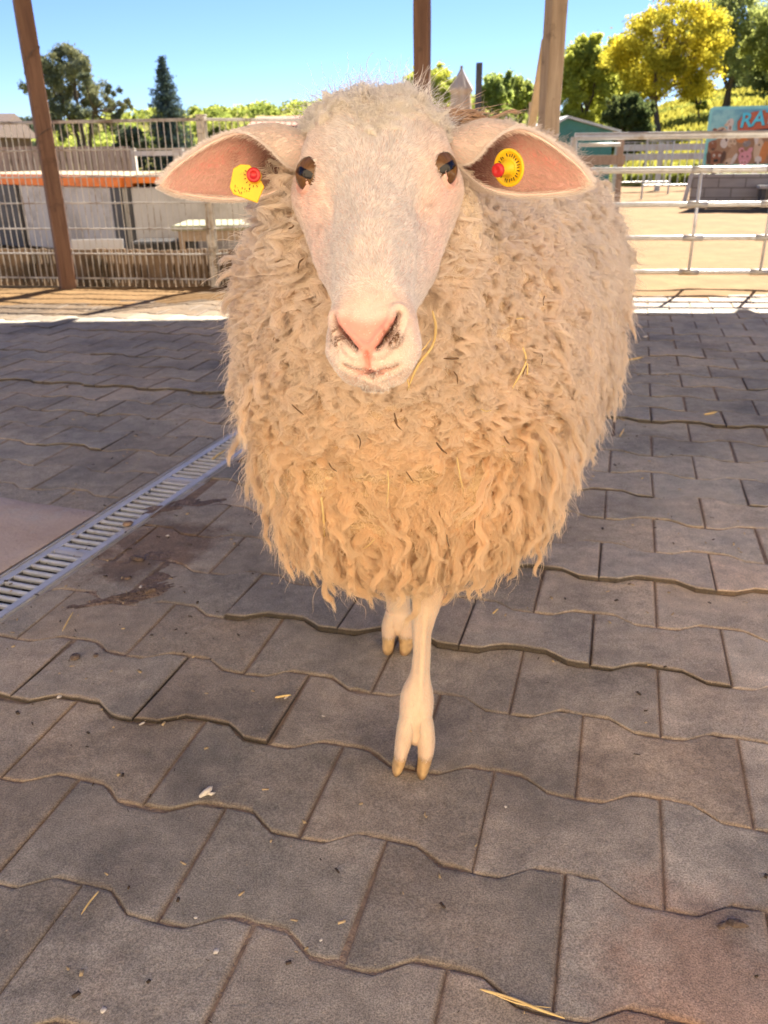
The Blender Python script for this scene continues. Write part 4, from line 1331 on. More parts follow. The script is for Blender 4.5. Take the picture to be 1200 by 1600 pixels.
# rear side, sparser
p, n_, _ = sample(TV, TQ, 3000, lambda c, n_: (vis(c, n_) <= -.28) * 1.0)
keepf(*lock_field(p, n_, np.full(len(p), .055), 14, 22, .013, K=KN, curl=1.0, fib_rad=.0006))
# tight curls on the neck, beside and under the jaw
p, n_, _ = sample(TV, TQ, 2300, lambda c, n_: (c[:, 1] > .735) * (c[:, 1] < 1.02) * (c[:, 2] > .60) * (vis(c, n_) > -.6))
L = np.random.default_rng(9).uniform(.022, .042, len(p))
keepf(*lock_field(p + n_ * .004, n_, L, 15, 120, .0098, K=KN, curl=2.0, puff=.62, tipk=.50, fib_rad=.00020, stray=.02, down=.7, wave_l=.020))
# fine halo of loose fibres
p, n_, _ = sample(TV, TQ, 3500, lambda c, n_: (vis(c, n_) > -.4) * (c[:, 1] > .8))
keepf(*lock_field(p + n_ * .012, n_, np.random.default_rng(10).uniform(.02, .048, len(p)), 16, 3, .006, K=KN, curl=1.5, puff=.85, fib_rad=.00014, down=.6, stray=.4))

# poll: fluffy cap between the ears, and the lock blown back behind it


def poll_colour(p, rg, n_):
    c = np.tile(np.array([.90, .86, .79]), (n_, 1)) * (1 + .05 * vnoise(p, 40, 3))[:, None]
    return np.clip(c * (1 + rg.normal(0, .05, n_))[:, None], 0, .95)


HW = h2w(HV); hwn = hnrm @ HM
def wpoll(c, n_):
    q = w2h(c)
    lim = -.036 + .016 * np.cos(q[:, 0] / .045 * math.pi)
    return smooth01(lim - q[:, 1], -.022, .02) * (q[:, 2] > -.062) * (np.abs(q[:, 0]) < .058)
p, n_, _ = sample(HW, HQW, 1300, wpoll)
q = w2h(p)
nn = n_ * .45 + np.array([0, .0, .15]) + 1.3 * .35 * np.stack([vnoise(p, 45, 80 + i) for i in range(3)], 1); nn /= np.linalg.norm(nn, axis=1)[:, None]
L = np.random.default_rng(3).uniform(.006, .011, len(p)) * (1 + .5 * smooth01(-q[:, 1], .03, .1))
a_, b_, c_ = lock_field(p, nn, L, 21, 100, .0060, K=KN, curl=1.6, puff=.15, tipk=.36, down=.9, colour=poll_colour, fib_rad=.00011, stray=.03, wave_l=.014)
ALLP.append(a_); ALLR.append(b_); ALLC.append(c_)
# locks swept to the right and back from behind the head
bp_ = np.stack([P(x, y, .80) for x, y in ((690, 180), (700, 176), (710, 180), (720, 186), (705, 190), (730, 194), (695, 192), (716, 198), (740, 200), (540, 166), (555, 164), (528, 170))])
bn_ = np.tile(np.array([.75, .25, .45]), (len(bp_), 1)); bn_[9:] = (-.5, .2, .6); bn_ /= np.linalg.norm(bn_, axis=1)[:, None]
def tuft_colour(p, rg, n_): return np.clip(np.array([.66, .47, .32]) * (1 + rg.normal(0, .09, n_))[:, None], 0, .9)
L = np.random.default_rng(4).uniform(.030, .052, len(bp_)); L[9:] = .009
a_, b_, c_ = lock_field(bp_, bn_, L, 22, 160, .0075, K=KN, curl=.9, puff=1.2, tipk=.22, down=.15, colour=tuft_colour, fib_rad=.00018, stray=.06)
ALLP.append(a_); ALLR.append(b_); ALLC.append(c_)

KK = ALLP[0].shape[1]
wl = curves_obj('wool', np.concatenate(ALLP) - SL, np.concatenate(ALLR), np.concatenate(ALLC), wool_m, fleece)
print('wool fibres', sum(len(a) for a in ALLP))

# ---- short hair on face, ears and legs


def short_hair(p, nrm, flow, L, lean, cols, rad, seed, K=4, jit=.25):
    rg = np.random.default_rng(seed)
    fl = flow - nrm * (flow * nrm).sum(1)[:, None]
    fl /= np.linalg.norm(fl, axis=1)[:, None] + 1e-9
    fl = fl + rg.normal(0, jit, fl.shape); fl -= nrm * (fl * nrm).sum(1)[:, None]; fl /= np.linalg.norm(fl, axis=1)[:, None] + 1e-9
    s = np.linspace(0, 1, K)
    L = L[:, None, None] if np.ndim(L) else L
    sv = s[None, :, None]
    pts = p[:, None] - nrm[:, None] * .0003 + nrm[:, None] * (sv * L * lean * (1 - .35 * sv)) + fl[:, None] * (sv * L * (1 - lean * .4))
    r = rad * np.array([1, .9, .7, .25])[None] * rg.uniform(.7, 1.3, (len(p), 1))
    return pts, r, cols


FP, FR, FC = [], [], []
def w_face(c, n_):
    q = w2h(c); v = vis(c, n_)
    pad = nosepad(q)
    d = np.minimum(np.abs(np.linalg.norm((q - EYE[1]) / [1, 1, 1], axis=1)), np.linalg.norm(q - EYE[-1], axis=1))
    return (v > -.3) * (1 - np.clip(pad * 1.3, 0, .97)) * (d > .0128) * (q[:, 1] > -.11)
p, n_, _ = sample(HW, HQW, 95000, w_face)
q = w2h(p)
lat = np.sign(q[:, 0]) * np.clip(np.abs(q[:, 0]) / .03, 0, 1)
flow = -ha * 1.0 + hx * (lat * .55)[:, None] + np.array([0, 0, -.25])
flow_m = np.where((q[:, 1] > .14)[:, None], hx * lat[:, None] * .8 - hn * .5 - ha * .3, flow)      # muzzle: outward and down
sw = np.stack([vnoise(p, 38, 70 + i) for i in range(3)], 1)
sw2 = np.stack([vnoise(p, 130, 75 + i) for i in range(3)], 1)
flow_m = flow_m + sw * .5 + sw2 * .45
L = .0072 + .0018 * smooth01(-q[:, 1], -.06, .03) + .0045 * smooth01(-q[:, 2], .05, .09) - .0036 * smooth01(q[:, 1], .13, .16)
L = L * np.random.default_rng(2).uniform(.6, 1.25, len(L))
c = np.tile(np.array([.79, .755, .715]), (len(p), 1))
hc = head_colour(q)
side = smooth01(np.abs(q[:, 0]), .022, .045)
c = c * (1 - .30 * side[:, None]) + hc * 1.15 * .30 * side[:, None]
near_nose = smooth01(q[:, 1], .142, .158) * smooth01(q[:, 2], -.04, -.015) * .55
c = c * (1 - near_nose[:, None]) + np.array([.66, .49, .40]) * near_nose[:, None]
forehead = smooth01(-q[:, 1], .01, .05) * (1 - smooth01(np.abs(q[:, 0]), .03, .05)) * .45
c = c * (1 - forehead[:, None]) + np.array([.68, .58, .45]) * forehead[:, None]
for cx, cs_, cn, r_, a_ in ((.036, .044, -.024, .0035, .8), (.0415, .036, -.026, .0030, .5), (-.043, .052, -.028, .005, .55), (-.036, .060, -.020, .004, .4)):
    w_ = np.exp(-((q - [cx, cs_, cn]) ** 2).sum(1) / r_ ** 2) * a_
    c = c * (1 - w_[:, None]) + np.array([.30, .13, .08]) * w_[:, None]
c = c * (1 + np.random.default_rng(3).normal(0, .09, len(p)) + .10 * vnoise(q * [520, 130, 520], 1, 5) + .08 * vnoise(q * [1100, 260, 1100], 1, 6))[:, None]
a_, b_, c_ = short_hair(p, n_, flow_m, L * .66, .34, c, .00019, 31, jit=.14)
FP.append(a_); FR.append(b_); FC.append(c_)
# fine bloom on the nose pad edge
# ears: outside white, rim white, inside sparse and pinkish
for e in EAR:
    for surf, q_, cnt, inner in ((e['A'], e['qa'], 15000, False), (e['B'], e['qb'], 9500, True)):
        p, n_, ti = sample(surf, q_, cnt)
        if inner: pass
        tq = ti % len(q_)
        uu, vv = e['u'][q_[tq, 0]], e['v'][q_[tq, 0]]
        flow = np.tile(e['ax'], (len(p), 1)) + np.array([0, 0, -.35])
        if inner:
            col_ = np.tile(np.array([.72, .53, .44]), (len(p), 1))
            rim = np.clip(smooth01(vv, .90, .99) + 1 - smooth01(vv, .02, .09) + smooth01(uu, .88, .97), 0, 1)
            col_ = col_ * (1 - rim[:, None]) + np.array([.86, .76, .68]) * rim[:, None]
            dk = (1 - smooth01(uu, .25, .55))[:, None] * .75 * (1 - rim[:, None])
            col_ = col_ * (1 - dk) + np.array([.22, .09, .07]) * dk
            L = .0045 + .003 * rim; lean = .30
        else:
            col_ = np.tile(np.array([.74, .67, .61]), (len(p), 1)); L = np.full(len(p), .0058); lean = .42
        col_ = col_ * (1 + np.random.default_rng(5).normal(0, .07, len(p)))[:, None]
        a_, b_, c_ = short_hair(p, n_, flow, L, lean, col_, .00013, 33)
        FP.append(a_); FR.append(b_); FC.append(c_)
    # rim fringe
    for vedge, cnt in ((0, 2600), (1, 1800)):
        A3 = e['A'].reshape(70, 48, 3); line = A3[:, 0 if vedge == 0 else -1]
        t = np.random.default_rng(6).uniform(2, 69, cnt); i = np.minimum(t.astype(int), 68); f_ = (t - i)[:, None]
        p = line[i] * (1 - f_) + line[i + 1] * f_
        n_ = np.tile(np.array([0, -.45, -.9 if vedge == 0 else .45]), (cnt, 1)); n_ /= np.linalg.norm(n_, axis=1)[:, None]
        col_ = np.tile(np.array([.88, .82, .76]), (cnt, 1))
        a_, b_, c_ = short_hair(p, n_, np.tile(e['ax'] * 1.0, (cnt, 1)), np.full(cnt, .0058), .6, col_, .00012, 35, jit=.45)
        FP.append(a_); FR.append(b_); FC.append(c_)
# legs
for V, Q, kind_ in LEG_SURF:
    if V[:, 1].min() > 1.6: cnt = 2500 if kind_ == 'leg' else 300
    else: cnt = 13000 if kind_ == 'leg' else 2600
    p, n_, _ = sample(V, Q, cnt, lambda c, n_: (c[:, 2] > (.0 if kind_ == 'leg' else .036)) * 1.0)
    col_ = np.tile(np.array([.64, .60, .52]), (len(p), 1))
    kn = np.exp(-((p - P(668, 925, 1.065)) ** 2).sum(1) / .022 ** 2) * .95
    col_ = col_ * (1 - kn[:, None]) + np.array([.72, .40, .15]) * kn[:, None]
    lowp = (1 - smooth01(p[:, 2], .05, .10)) * .28
    col_ = col_ * (1 - lowp[:, None]) + np.array([.80, .55, .42]) * lowp[:, None]
    col_ = col_ * (1 + np.random.default_rng(4).normal(0, .06, len(p)))[:, None]
    a_, b_, c_ = short_hair(p, n_, np.tile([0, .05, -1.0], (len(p), 1)), np.full(len(p), .006), .22, col_, .00014, 37, jit=.15)
    FP.append(a_); FR.append(b_); FC.append(c_)
curves_obj('short_hair', np.concatenate(FP) - SL, np.concatenate(FR), np.clip(np.concatenate(FC), 0, .95), fur_m, sheep)
# ------------------------------------------------------------------ shelter: posts and the roof that shades the paving
wood_dk = mat('weathered_post_wood', (.115, .062, .042), (.20, .115, .075), .8, scale=5, stretch=(9, 9, .6), bump=.5, bscale=30, c3=(.07, .04, .03), s3=4, t3=(.55, .68))
wood_gr = mat('grey_timber', (.27, .20, .14), (.42, .33, .24), .85, scale=5, stretch=(9, 9, .6), bump=.5, bscale=30, c3=(.14, .10, .07), s3=5, t3=(.56, .7))
wood_pale = mat('pale_board', (.46, .35, .22), (.60, .47, .31), .8, scale=5, stretch=(8, 8, .8), bump=.3, bscale=30)
wire_m = mat('thin_wire', (.10, .08, .07), (.16, .12, .1), .6, .4)
ROOF_Z = 2.6
q0 = G(107, 452)


def post(px, py, Y, wdt, rz, m_, label, grp=None, z1=ROOF_Z - .06):
    q = P(px, py, Y)
    o = empty('shelter_post', (q[0], q[1], -.02), label, 'post', grp, rz)
    mb = MB()
    # a squared timber with slightly wandering faces
    n_ = 26
    zs = np.linspace(0, z1 + .02, n_)
    V = []
    for i, z in enumerate(zs):
        w_ = wdt / 2 * (1 + .015 * math.sin(i * 1.3 + px))
        ox = .004 * math.sin(z * 2.3 + px); b = wdt * .07
        for x, y in ((-w_, -w_ + b), (-w_ + b, -w_), (w_ - b, -w_), (w_, -w_ + b), (w_, w_ - b), (w_ - b, w_), (-w_ + b, w_), (-w_, w_ - b)):
            V.append((x + ox, y, z))
    c, s_ = math.cos(rz), math.sin(rz)
    V = np.array(V); V = np.stack([V[:, 0] * c - V[:, 1] * s_ + q[0], V[:, 0] * s_ + V[:, 1] * c + q[1], V[:, 2] - .02], 1)
    Fc = [(i * 8 + j, i * 8 + (j + 1) % 8, (i + 1) * 8 + (j + 1) % 8, (i + 1) * 8 + j) for i in range(n_ - 1) for j in range(8)]
    Fc += [tuple(range(8))[::-1], tuple((n_ - 1) * 8 + j for j in range(8))]
    mb.add(V, Fc)
    mb.build('timber', m_, o)
    return o, q


pl, ql = post(107, 452, q0[1], .105, math.radians(28), wood_dk, 'reddish brown square timber post standing by the metal fence on the left')
# wires looped round the left post
mb = MB()
for z0, zz in ((1.47, .16), (1.02, .09)):
    pts = []
    for k in range(26):
        a = k / 25 * 2 * math.pi
        r = .072 / max(abs(math.cos(a)), abs(math.sin(a))) ** .75
        c, s_ = math.cos(math.radians(28)), math.sin(math.radians(28))
        x, y = r * math.cos(a) * .80, r * math.sin(a) * .80
        pts.append((ql[0] + x * c - y * s_, ql[1] + x * s_ + y * c, z0 + zz * .5 * math.cos(a + .6)))
    mb = MB(); mb.tube(pts, .0028, 6); mb.build('wire', wire_m, pl)
pc, qc = post(659, 150, 6.2, .100, math.radians(-14), wood_dk, 'dark square timber post rising behind the head of the sheep')
pr, qr = post(857, 205, 6.15, .112, math.radians(20), wood_gr, 'greyish weathered timber post right of the sheep with a board leaning on it')
a, b = P(853, 62, 6.25), P(822, 250, 6.55)
mb = MB(); mb.beam(a, b, .055, .022, .002)
o = mb.build('leaning_board', wood_pale); tag(o, 'pale narrow board leaning against the right timber post', 'board')
mb = MB(); b = P(833, 160, 6.8); mb.beam((b[0], b[1], 0), b, .05, .05, .002)
tag(mb.build('short_stake', wood_pale), 'short pale stake standing left of the right timber post', 'stake')
mb = MB(); b = P(868, 140, 6.4); mb.beam((b[0], b[1], 0), b, .05, .05, .002)
tag(mb.build('short_stake', wood_gr), 'short grey stake standing just right of the right timber post', 'stake')

reflector = empty('added_bounce_building', (0, -6, 0), 'added unseen pale stable building facing the shelter, behind the viewer', 'building')  # invented building out of view, added to throw warm light on the sheep
plaster_w = mat('warm_render', (.78, .66, .48), (.82, .71, .54), .9, scale=2, c3=(.68, .56, .40), s3=1)
mb = MB(); mb.box((-9, -9, -.1), (9, -3.1, 4.4)); mb.build('wall', plaster_w, reflector)
mb = MB(); mb.box((-9.3, -9.3, 4.4), (9.3, -2.9, 4.55)); mb.build('roof', wood_gr, reflector)
for x in (-5.5, 4.2):
    mb = MB(); mb.box((x, -3.09, 0), (x + 1.1, -3.05, 2.05), bev=.01); mb.build('door', wood_dk, reflector)
roof = empty('shelter_roof', (0, 3, ROOF_Z), 'wooden shelter roof on timber posts shading the paved yard', 'roof')
mb = MB()
REDGE, RBACK = 7.42, 2.1
for k in range(52):
    y0 = RBACK + k * (REDGE - RBACK) / 52
    mb.box((-2.6, y0, ROOF_Z + .08), (4.1, y0 + (REDGE - RBACK) / 52 - .004, ROOF_Z + .105))
mb.build('roof_boards', wood_gr, roof)
mb = MB()
for x in np.arange(-2.5, 4.1, 1.0): mb.box((x, RBACK, ROOF_Z - .04), (x + .07, REDGE, ROOF_Z + .078))
mb.box((-2.6, q0[1] - .06, ROOF_Z - .18), (4.1, q0[1] + .06, ROOF_Z - .042))
mb.build('rafters', wood_dk, roof)

# ------------------------------------------------------------------ left: welded mesh fence with a low palisade behind
mesh_m = mat('fence_wire_galvanised', (.42, .41, .38), (.54, .52, .48), .5, .2, scale=8, c3=(.25, .2, .15), s3=6)
pal_m = mat('palisade_wood', (.13, .085, .05), (.22, .15, .09), .9, scale=6, stretch=(6, 6, .7), bump=.5, bscale=40, c3=(.07, .05, .03), s3=3)


def mesh_fence(A, B, hgt, posts, label, n_h=6, pitch=.047, z0=.03):
    A, B = np.array(A[:2]), np.array(B[:2])
    L = np.linalg.norm(B - A); d = (B - A) / L
    nrm = np.array([-d[1], d[0]])
    if nrm[1] > 0: nrm = -nrm
    o = empty('mesh_fence', (*((A + B) / 2), 0), label, 'fence')
    mb = MB()
    for t in np.arange(0, L, pitch):
        q = A + d * t
        mb.tube([(q[0], q[1], z0), (q[0], q[1], hgt)], .0036, 5, caps=False)
    for z in np.linspace(z0 + .03, hgt, n_h + 1):
        for s_ in (-.0072, .0072):
            a, b = A + nrm * s_, B + nrm * s_
            mb.tube([(a[0], a[1], z), (b[0], b[1], z)], .0055, 6, caps=False)
    a, b = A, B
    mb.tube([(a[0], a[1], hgt + .008), (b[0], b[1], hgt + .008)], .0085, 6, caps=False)
    mb.build('wire_panel', mesh_m, o)
    for t, extra, w_ in posts:
        q = A + d * t * L + nrm * -.03
        pm = MB()
        M = Matrix(((d[0], nrm[0], 0, q[0]), (d[1], nrm[1], 0, q[1]), (0, 0, 1, 0), (0, 0, 0, 1)))
        pm.box((-w_ / 2, -w_ / 2, -.05), (w_ / 2, w_ / 2, hgt + extra), M, bev=.003)
        pm.box((-w_ / 2 - .003, -w_ / 2 - .003, hgt + extra), (w_ / 2 + .003, w_ / 2 + .003, hgt + extra + .006), M)
        for z in (.25, .7, hgt - .08): pm.box((-.02, w_ / 2, z), (.02, w_ / 2 + .016, z + .03), M, bev=.002)
        pm.build('fence_post', galv_post, o)
    return o, A, B, d, nrm, L


galv_post = mat('fence_post_steel', (.40, .36, .30), (.55, .50, .42), .55, .3, scale=7, c3=(.24, .19, .13), s3=5)
FA, FB = G(-420, 441), G(336, 450)
mf, A, B, d_, nr_, L_ = mesh_fence(FA, FB, 1.10, ((.0, .02, .055), (.42, .02, .055), (1.0, .03, .058)), 'tall welded wire mesh fence behind the left timber post')
FC_ = P(520, 440, 6.9); FC_[1] = 6.75
mf2, *_r = mesh_fence(FB, FC_, 1.10, ((1.0, .02, .055),), 'welded wire mesh fence section running behind the sheep')
# low palisade right behind the mesh
pal = empty('palisade', (*((A + B) / 2), 0), 'low brown wooden palisade along the foot of the left mesh fence', 'palisade')
mb = MB()
A2, B2 = A - nr_ * .09, B - nr_ * .09
ext = B2 + d_ * 1.0
Lp = np.linalg.norm(ext - A2)
k = 0
lr = np.random.default_rng(4)
for t in np.arange(0, Lp, .052):
    q = A2 + d_ * t
    M = Matrix(((d_[0], nr_[0], 0, q[0]), (d_[1], nr_[1], 0, q[1]), (0, 0, 1, 0), (0, 0, 0, 1)))
    v = .8 + lr.random() * .5
    mb.box((.004, -.012, -.03), (.046, .010 + lr.random() * .006, .255 + lr.normal(0, .004)), M, bev=.002)
mb.build('slats', pal_m, pal)
mb = MB()
M = Matrix(((d_[0], nr_[0], 0, A2[0]), (d_[1], nr_[1], 0, A2[1]), (0, 0, 1, 0), (0, 0, 0, 1)))
mb.box((0, -.05, .10), (Lp, -.015, .17), M)
mb.build('rail', pal_m, pal)

# the containers with orange rims
beige = mat('container_panel', (.46, .45, .43), (.55, .54, .52), .7, scale=4, c3=(.38, .36, .33), s3=3, bump=.1)
dark_st = mat('dark_steel', (.045, .045, .048), (.08, .08, .08), .55, scale=6)
orange = mat('orange_rim', (.85, .22, .02), (.78, .19, .02), .5, scale=9, c3=(.55, .16, .04), s3=8)
lidm = mat('container_lid', (.30, .22, .14), (.38, .29, .19), .7, scale=5)


def container(a, b, depth, ztop, label, panels):
    a, b = np.array(a[:2]), np.array(b[:2])
    d = (b - a) / np.linalg.norm(b - a); L = np.linalg.norm(b - a)
    nr = np.array([-d[1], d[0]])
    if nr[1] < 0: nr = -nr
    M = Matrix(((d[0], nr[0], 0, a[0]), (d[1], nr[1], 0, a[1]), (0, 0, 1, 0), (0, 0, 0, 1)))
    o = empty('waste_container', (*((a + b) / 2 + nr * depth / 2), 0), label, 'container', 'orange rimmed containers behind the left fence')
    mb = MB(); mb.box((0, .02, .06), (L, depth, ztop - .088), M, bev=.01); mb.build('tub', beige, o)
    mb = MB()
    mb.box((-.02, -.01, ztop - .085), (L + .02, .04, ztop), M, bev=.006); mb.box((-.02, depth - .03, ztop - .055), (L + .02, depth + .02, ztop), M, bev=.006)
    mb.box((-.02, .042, ztop - .055), (.03, depth - .032, ztop), M, bev=.006); mb.box((L - .03, .042, ztop - .055), (L + .02, depth - .032, ztop), M, bev=.006)
    mb.build('rim', orange, o)
    mb = MB(); mb.box((0.032, .042, ztop - .03), (L - .032, depth - .032, ztop + .010), M, bev=.02); mb.build('lid', lidm, o)
    for x0, x1 in panels:
        mb = MB(); mb.box((x0 * L, -.014, .05), (x1 * L, .018, ztop - .090), M, bev=.004); mb.build('corner_post', dark_st, o)
    for t in (.12, .88):
        for s_ in (.12, depth - .12):
            mb = MB(); mb.box((t * L - .04, s_ - .04, 0), (t * L + .04, s_ + .04, .058), M); mb.build('foot', dark_st, o)


c0 = P(191, 276, 7.7); zt = c0[2] + .0
cl = P(-90, 262, 9.6); crr = P(282, 266, 9.9)
container(cl, (c0[0] - .03, c0[1]), 1.2, zt, 'large grey container with orange rim and lid, left one behind the mesh fence', ((.0, .46), (.955, 1.0)))
container((c0[0] + .03, c0[1] + .02), crr, 1.1, zt, 'large grey container with orange rim and lid, right one behind the mesh fence', ((0.0, .10), (.93, 1.0)))

# low table behind the fence post
tb_m = mat('pale_table_top', (.25, .26, .17), (.31, .31, .21), .6, scale=8, c3=(.4, .38, .25), s3=4)
q = P(345, 352, 7.0)
tb = empty('low_table', (q[0], q[1], 0), 'low pale green topped table behind the left fence post', 'table')
mb = MB(); mb.box((q[0] - .34, q[1] - .25, q[2] - .02), (q[0] + .36, q[1] + .35, q[2] + .02), bev=.008); mb.build('tabletop', tb_m, tb)
mb = MB(); mb.box((q[0] - .30, q[1] - .2, q[2] - .10), (q[0] + .32, q[1] + .3, q[2] - .021)); mb.build('apron', wood_gr, tb)
for x in (-.28, .28):
    for y in (-.18, .26):
        mb = MB(); mb.box((q[0] + x - .02, q[1] + y - .02, 0), (q[0] + x + .02, q[1] + y + .02, q[2] - .10)); mb.build('leg', wood_gr, tb)
# black slatted crate and pale sheet
crate_m = mat('black_plastic', (.02, .02, .02), (.04, .04, .04), .5)
q = P(252, 392, 6.95)
cr_ = empty('slatted_crate', (q[0], q[1], 0), 'black slatted crate on the ground left of the low table', 'crate')
mb = MB()
for i in range(8): mb.box((q[0] - .22 + i * .055, q[1], .02), (q[0] - .22 + i * .055 + .035, q[1] + .015, .24))
mb.box((q[0] - .23, q[1] + .02, .0), (q[0] + .22, q[1] + .03, .245)); mb.build('front', crate_m, cr_)
mb = MB(); mb.box((q[0] - .24, q[1] + .031, .0), (q[0] + .23, q[1] + .35, .25)); mb.build('tub', crate_m, cr_)
q = P(150, 392, 6.95)
mb = MB(); Mx = Matrix.Translation((q[0], q[1], 0)) @ Matrix.Rotation(math.radians(-12), 4, 'X'); mb.box((-.21, 0, 0), (.21, .012, .28), Mx, bev=.003)
tag(mb.build('pale_sheet', mat('pale_sheet', (.50, .51, .52), (.58, .58, .58), .5)), 'pale rectangular sheet leaning on the left container behind the fence', 'sheet')

# plank fence further back, running away to the right
def plank_fence(A, B, h, wdt, gap, m_, label, name='plank_fence', cat='fence'):
    A, B = np.array(A[:2]), np.array(B[:2]); L = np.linalg.norm(B - A); d = (B - A) / L; nr = np.array([-d[1], d[0]])
    o = empty(name, (*((A + B) / 2), 0), label, cat)
    mb = MB(); lr = np.random.default_rng(8)
    for t in np.arange(0, L, wdt + gap):
        q = A + d * t; M = Matrix(((d[0], nr[0], 0, q[0]), (d[1], nr[1], 0, q[1]), (0, 0, 1, 0), (0, 0, 0, 1)))
        mb.box((0, 0, .02), (wdt, .02, h + lr.normal(0, .006)), M)
    mb.build('planks', m_, o)
    mb = MB(); M = Matrix(((d[0], nr[0], 0, A[0]), (d[1], nr[1], 0, A[1]), (0, 0, 1, 0), (0, 0, 0, 1)))
    for z in (.2, h - .2): mb.box((0, .022, z), (L, .06, z + .07), M)
    mb.build('rails', m_, o)
plank_m = mat('silvered_planks', (.15, .11, .085), (.25, .195, .155), .9, scale=6, stretch=(6, 6, .6), bump=.4)
fa, fb = P(-60, 226, 10.2), P(206, 239, 12.5)
plank_fence(fa, fb, .99, .085, .02, plank_m, 'silvered brown vertical plank fence behind the containers on the left')

white_p = mat('white_painted_wood', (.46, .44, .40), (.54, .52, .48), .6, scale=6, c3=(.45, .4, .33), s3=4)


def rail_fence(name, pts, h, rails, label, m_, pw=.09, grp=None, rt=.10, cat='fence'):
    pts = [np.array([p[0], p[1], (p[2] if len(p) > 2 else 0)]) for p in pts]
    o = empty(name, tuple(pts[0]), label, cat, grp)
    for p in pts:
        mb = MB(); mb.box((p[0] - pw / 2, p[1] - pw / 2, p[2] - .1), (p[0] + pw / 2, p[1] + pw / 2, p[2] + h), bev=.006); mb.build('fence_post', m_, o)
    for z in rails:
        mb = MB()
        for a, b in zip(pts[:-1], pts[1:]):
            mb.beam((a[0], a[1] - pw / 2 - .014, a[2] + z), (b[0], b[1] - pw / 2 - .014, b[2] + z), .026, rt)
        mb.build('rail', m_, o)
    return o
w0, w1, w2 = P(212, 300, 13.2), P(286, 300, 13.4), P(420, 300, 13.8)
w0[2] = w1[2] = w2[2] = 0
rail_fence('white_fence', [w0, w1, w2], .97, (.90, .55, .25), 'short white painted rail fence behind the right container', white_p, .13, rt=.07)

# ------------------------------------------------------------------ right: tubular steel gate
gate = empty('steel_gate', (2.6, 5.85, 0), 'tall galvanised tubular steel gate with five rails across the paddock entrance', 'gate')
GA, GB = P(884, 430, 5.92), P(1560, 432, 5.62)
def gp(px):
    # point on the gate line under photo column px (at rail height)
    a, b = GA[:2], GB[:2]
    best = None
    for t in np.linspace(-1.5, 1.4, 1200):
        q = a + (b - a) * t
        v = RM.T @ (np.array([q[0], q[1], .5]) - CAMP0)
        x = 600 + F_PX * v[0] / -v[2]
        if best is None or abs(x - px) < best[0]: best = (abs(x - px), q)
    return best[1]
CAMP0 = np.array([0, 0, CAM_H])
def zof(py, q, px):
    # height that shows at row py above plan point q
    lo, hi = -5, CAM_H + 1.9 * q[1]
    for _ in range(40):
        m_ = (lo + hi) / 2
        v = RM.T @ (np.array([q[0], q[1], m_]) - CAMP0)
        y = 800 - F_PX * v[1] / -v[2]
        if y > py: lo = m_
        else: hi = m_
    return lo
gl, gr_ = gp(889), gp(1520)
glow = gp(700)
zs = [zof(y, gp(1000), 1000) for y in (212, 266, 320, 372, 425)]
print('gate rail z', [round(z, 3) for z in zs])
for i, (z, r) in enumerate(zip(zs, (.023, .020, .0165, .0165, .0165))):
    a = gl if i == 0 else glow
    mb = MB(); mb.tube([(a[0], a[1], z), (gr_[0], gr_[1], z)], r, 14); mb.build('rail', galv, gate, smooth=True)
mb = MB(); mb.tube([(gl[0], gl[1], 0), (gl[0], gl[1], zs[0] - .001)], .022, 14); mb.build('upright', galv, gate, smooth=True)
for px in (1088, 1202, 1420):
    q = gp(px); mb = MB(); mb.tube([(q[0], q[1] - .004, zs[4]), (q[0], q[1] - .004, zs[1])], .0105, 12); mb.build('upright', galv, gate, smooth=True)
    dd = (gr_ - gl) / np.linalg.norm(gr_ - gl)
    for z in zs[1:]:
        mb = MB(); a, b = q - dd * .065, q + dd * .065; mb.tube([(a[0], a[1], z), (b[0], b[1], z)], .0212, 14); mb.build('sleeve', galv_dull, gate, smooth=True)
mb = MB(); q = gp(960); mb.tube([(gl[0] + .03, gl[1], zs[0] - .05), (q[0], q[1], zs[0] - .05)], .012, 10); mb.build('brace', galv_dull, gate, smooth=True)

# block wall with the painted board on it
block_m, ns, ln, b = mat_new('concrete_blocks')
tc = N(ns, 'ShaderNodeTexCoord'); mp = N(ns, 'ShaderNodeMapping'); mp.inputs['Rotation'].default_value = (math.radians(90), 0, 0)
br = N(ns, 'ShaderNodeTexBrick', i_Scale=1.0); br.inputs['Color1'].default_value = (.30, .27, .235, 1); br.inputs['Color2'].default_value = (.37, .335, .29, 1); br.inputs['Mortar'].default_value = (.20, .17, .14, 1)
br.inputs['Brick Width'].default_value = .40; br.inputs['Row Height'].default_value = .145; br.inputs['Mortar Size'].default_value = .010
ln.new(tc.outputs['Object'], mp.inputs['Vector']); ln.new(mp.outputs['Vector'], br.inputs['Vector'])
nz_ = N(ns, 'ShaderNodeTexNoise', i_Scale=9.0, i_Detail=6.0); mxx = N(ns, 'ShaderNodeMix', data_type='RGBA', blend_type='MULTIPLY'); mxx.inputs['Factor'].default_value = .5
ln.new(br.outputs['Color'], mxx.inputs['A']); ln.new(nz_.outputs['Fac'], mxx.inputs['B'])
gm = N(ns, 'ShaderNodeMix', data_type='RGBA', blend_type='ADD'); gm.inputs['Factor'].default_value = .25
ln.new(mxx.outputs['Result'], gm.inputs['A']); ln.new(br.outputs['Color'], gm.inputs['B']); ln.new(gm.outputs['Result'], b.inputs['Base Color'])
b.inputs['Roughness'].default_value = .9
wa, wb_ = P(1078, 312, 14.2), P(1330, 300, 13.6)
ztopw = zof(272, wa, 0)
mb = MB(); dwall = (wb_[:2] - wa[:2]); Lw = np.linalg.norm(dwall); dwall /= Lw
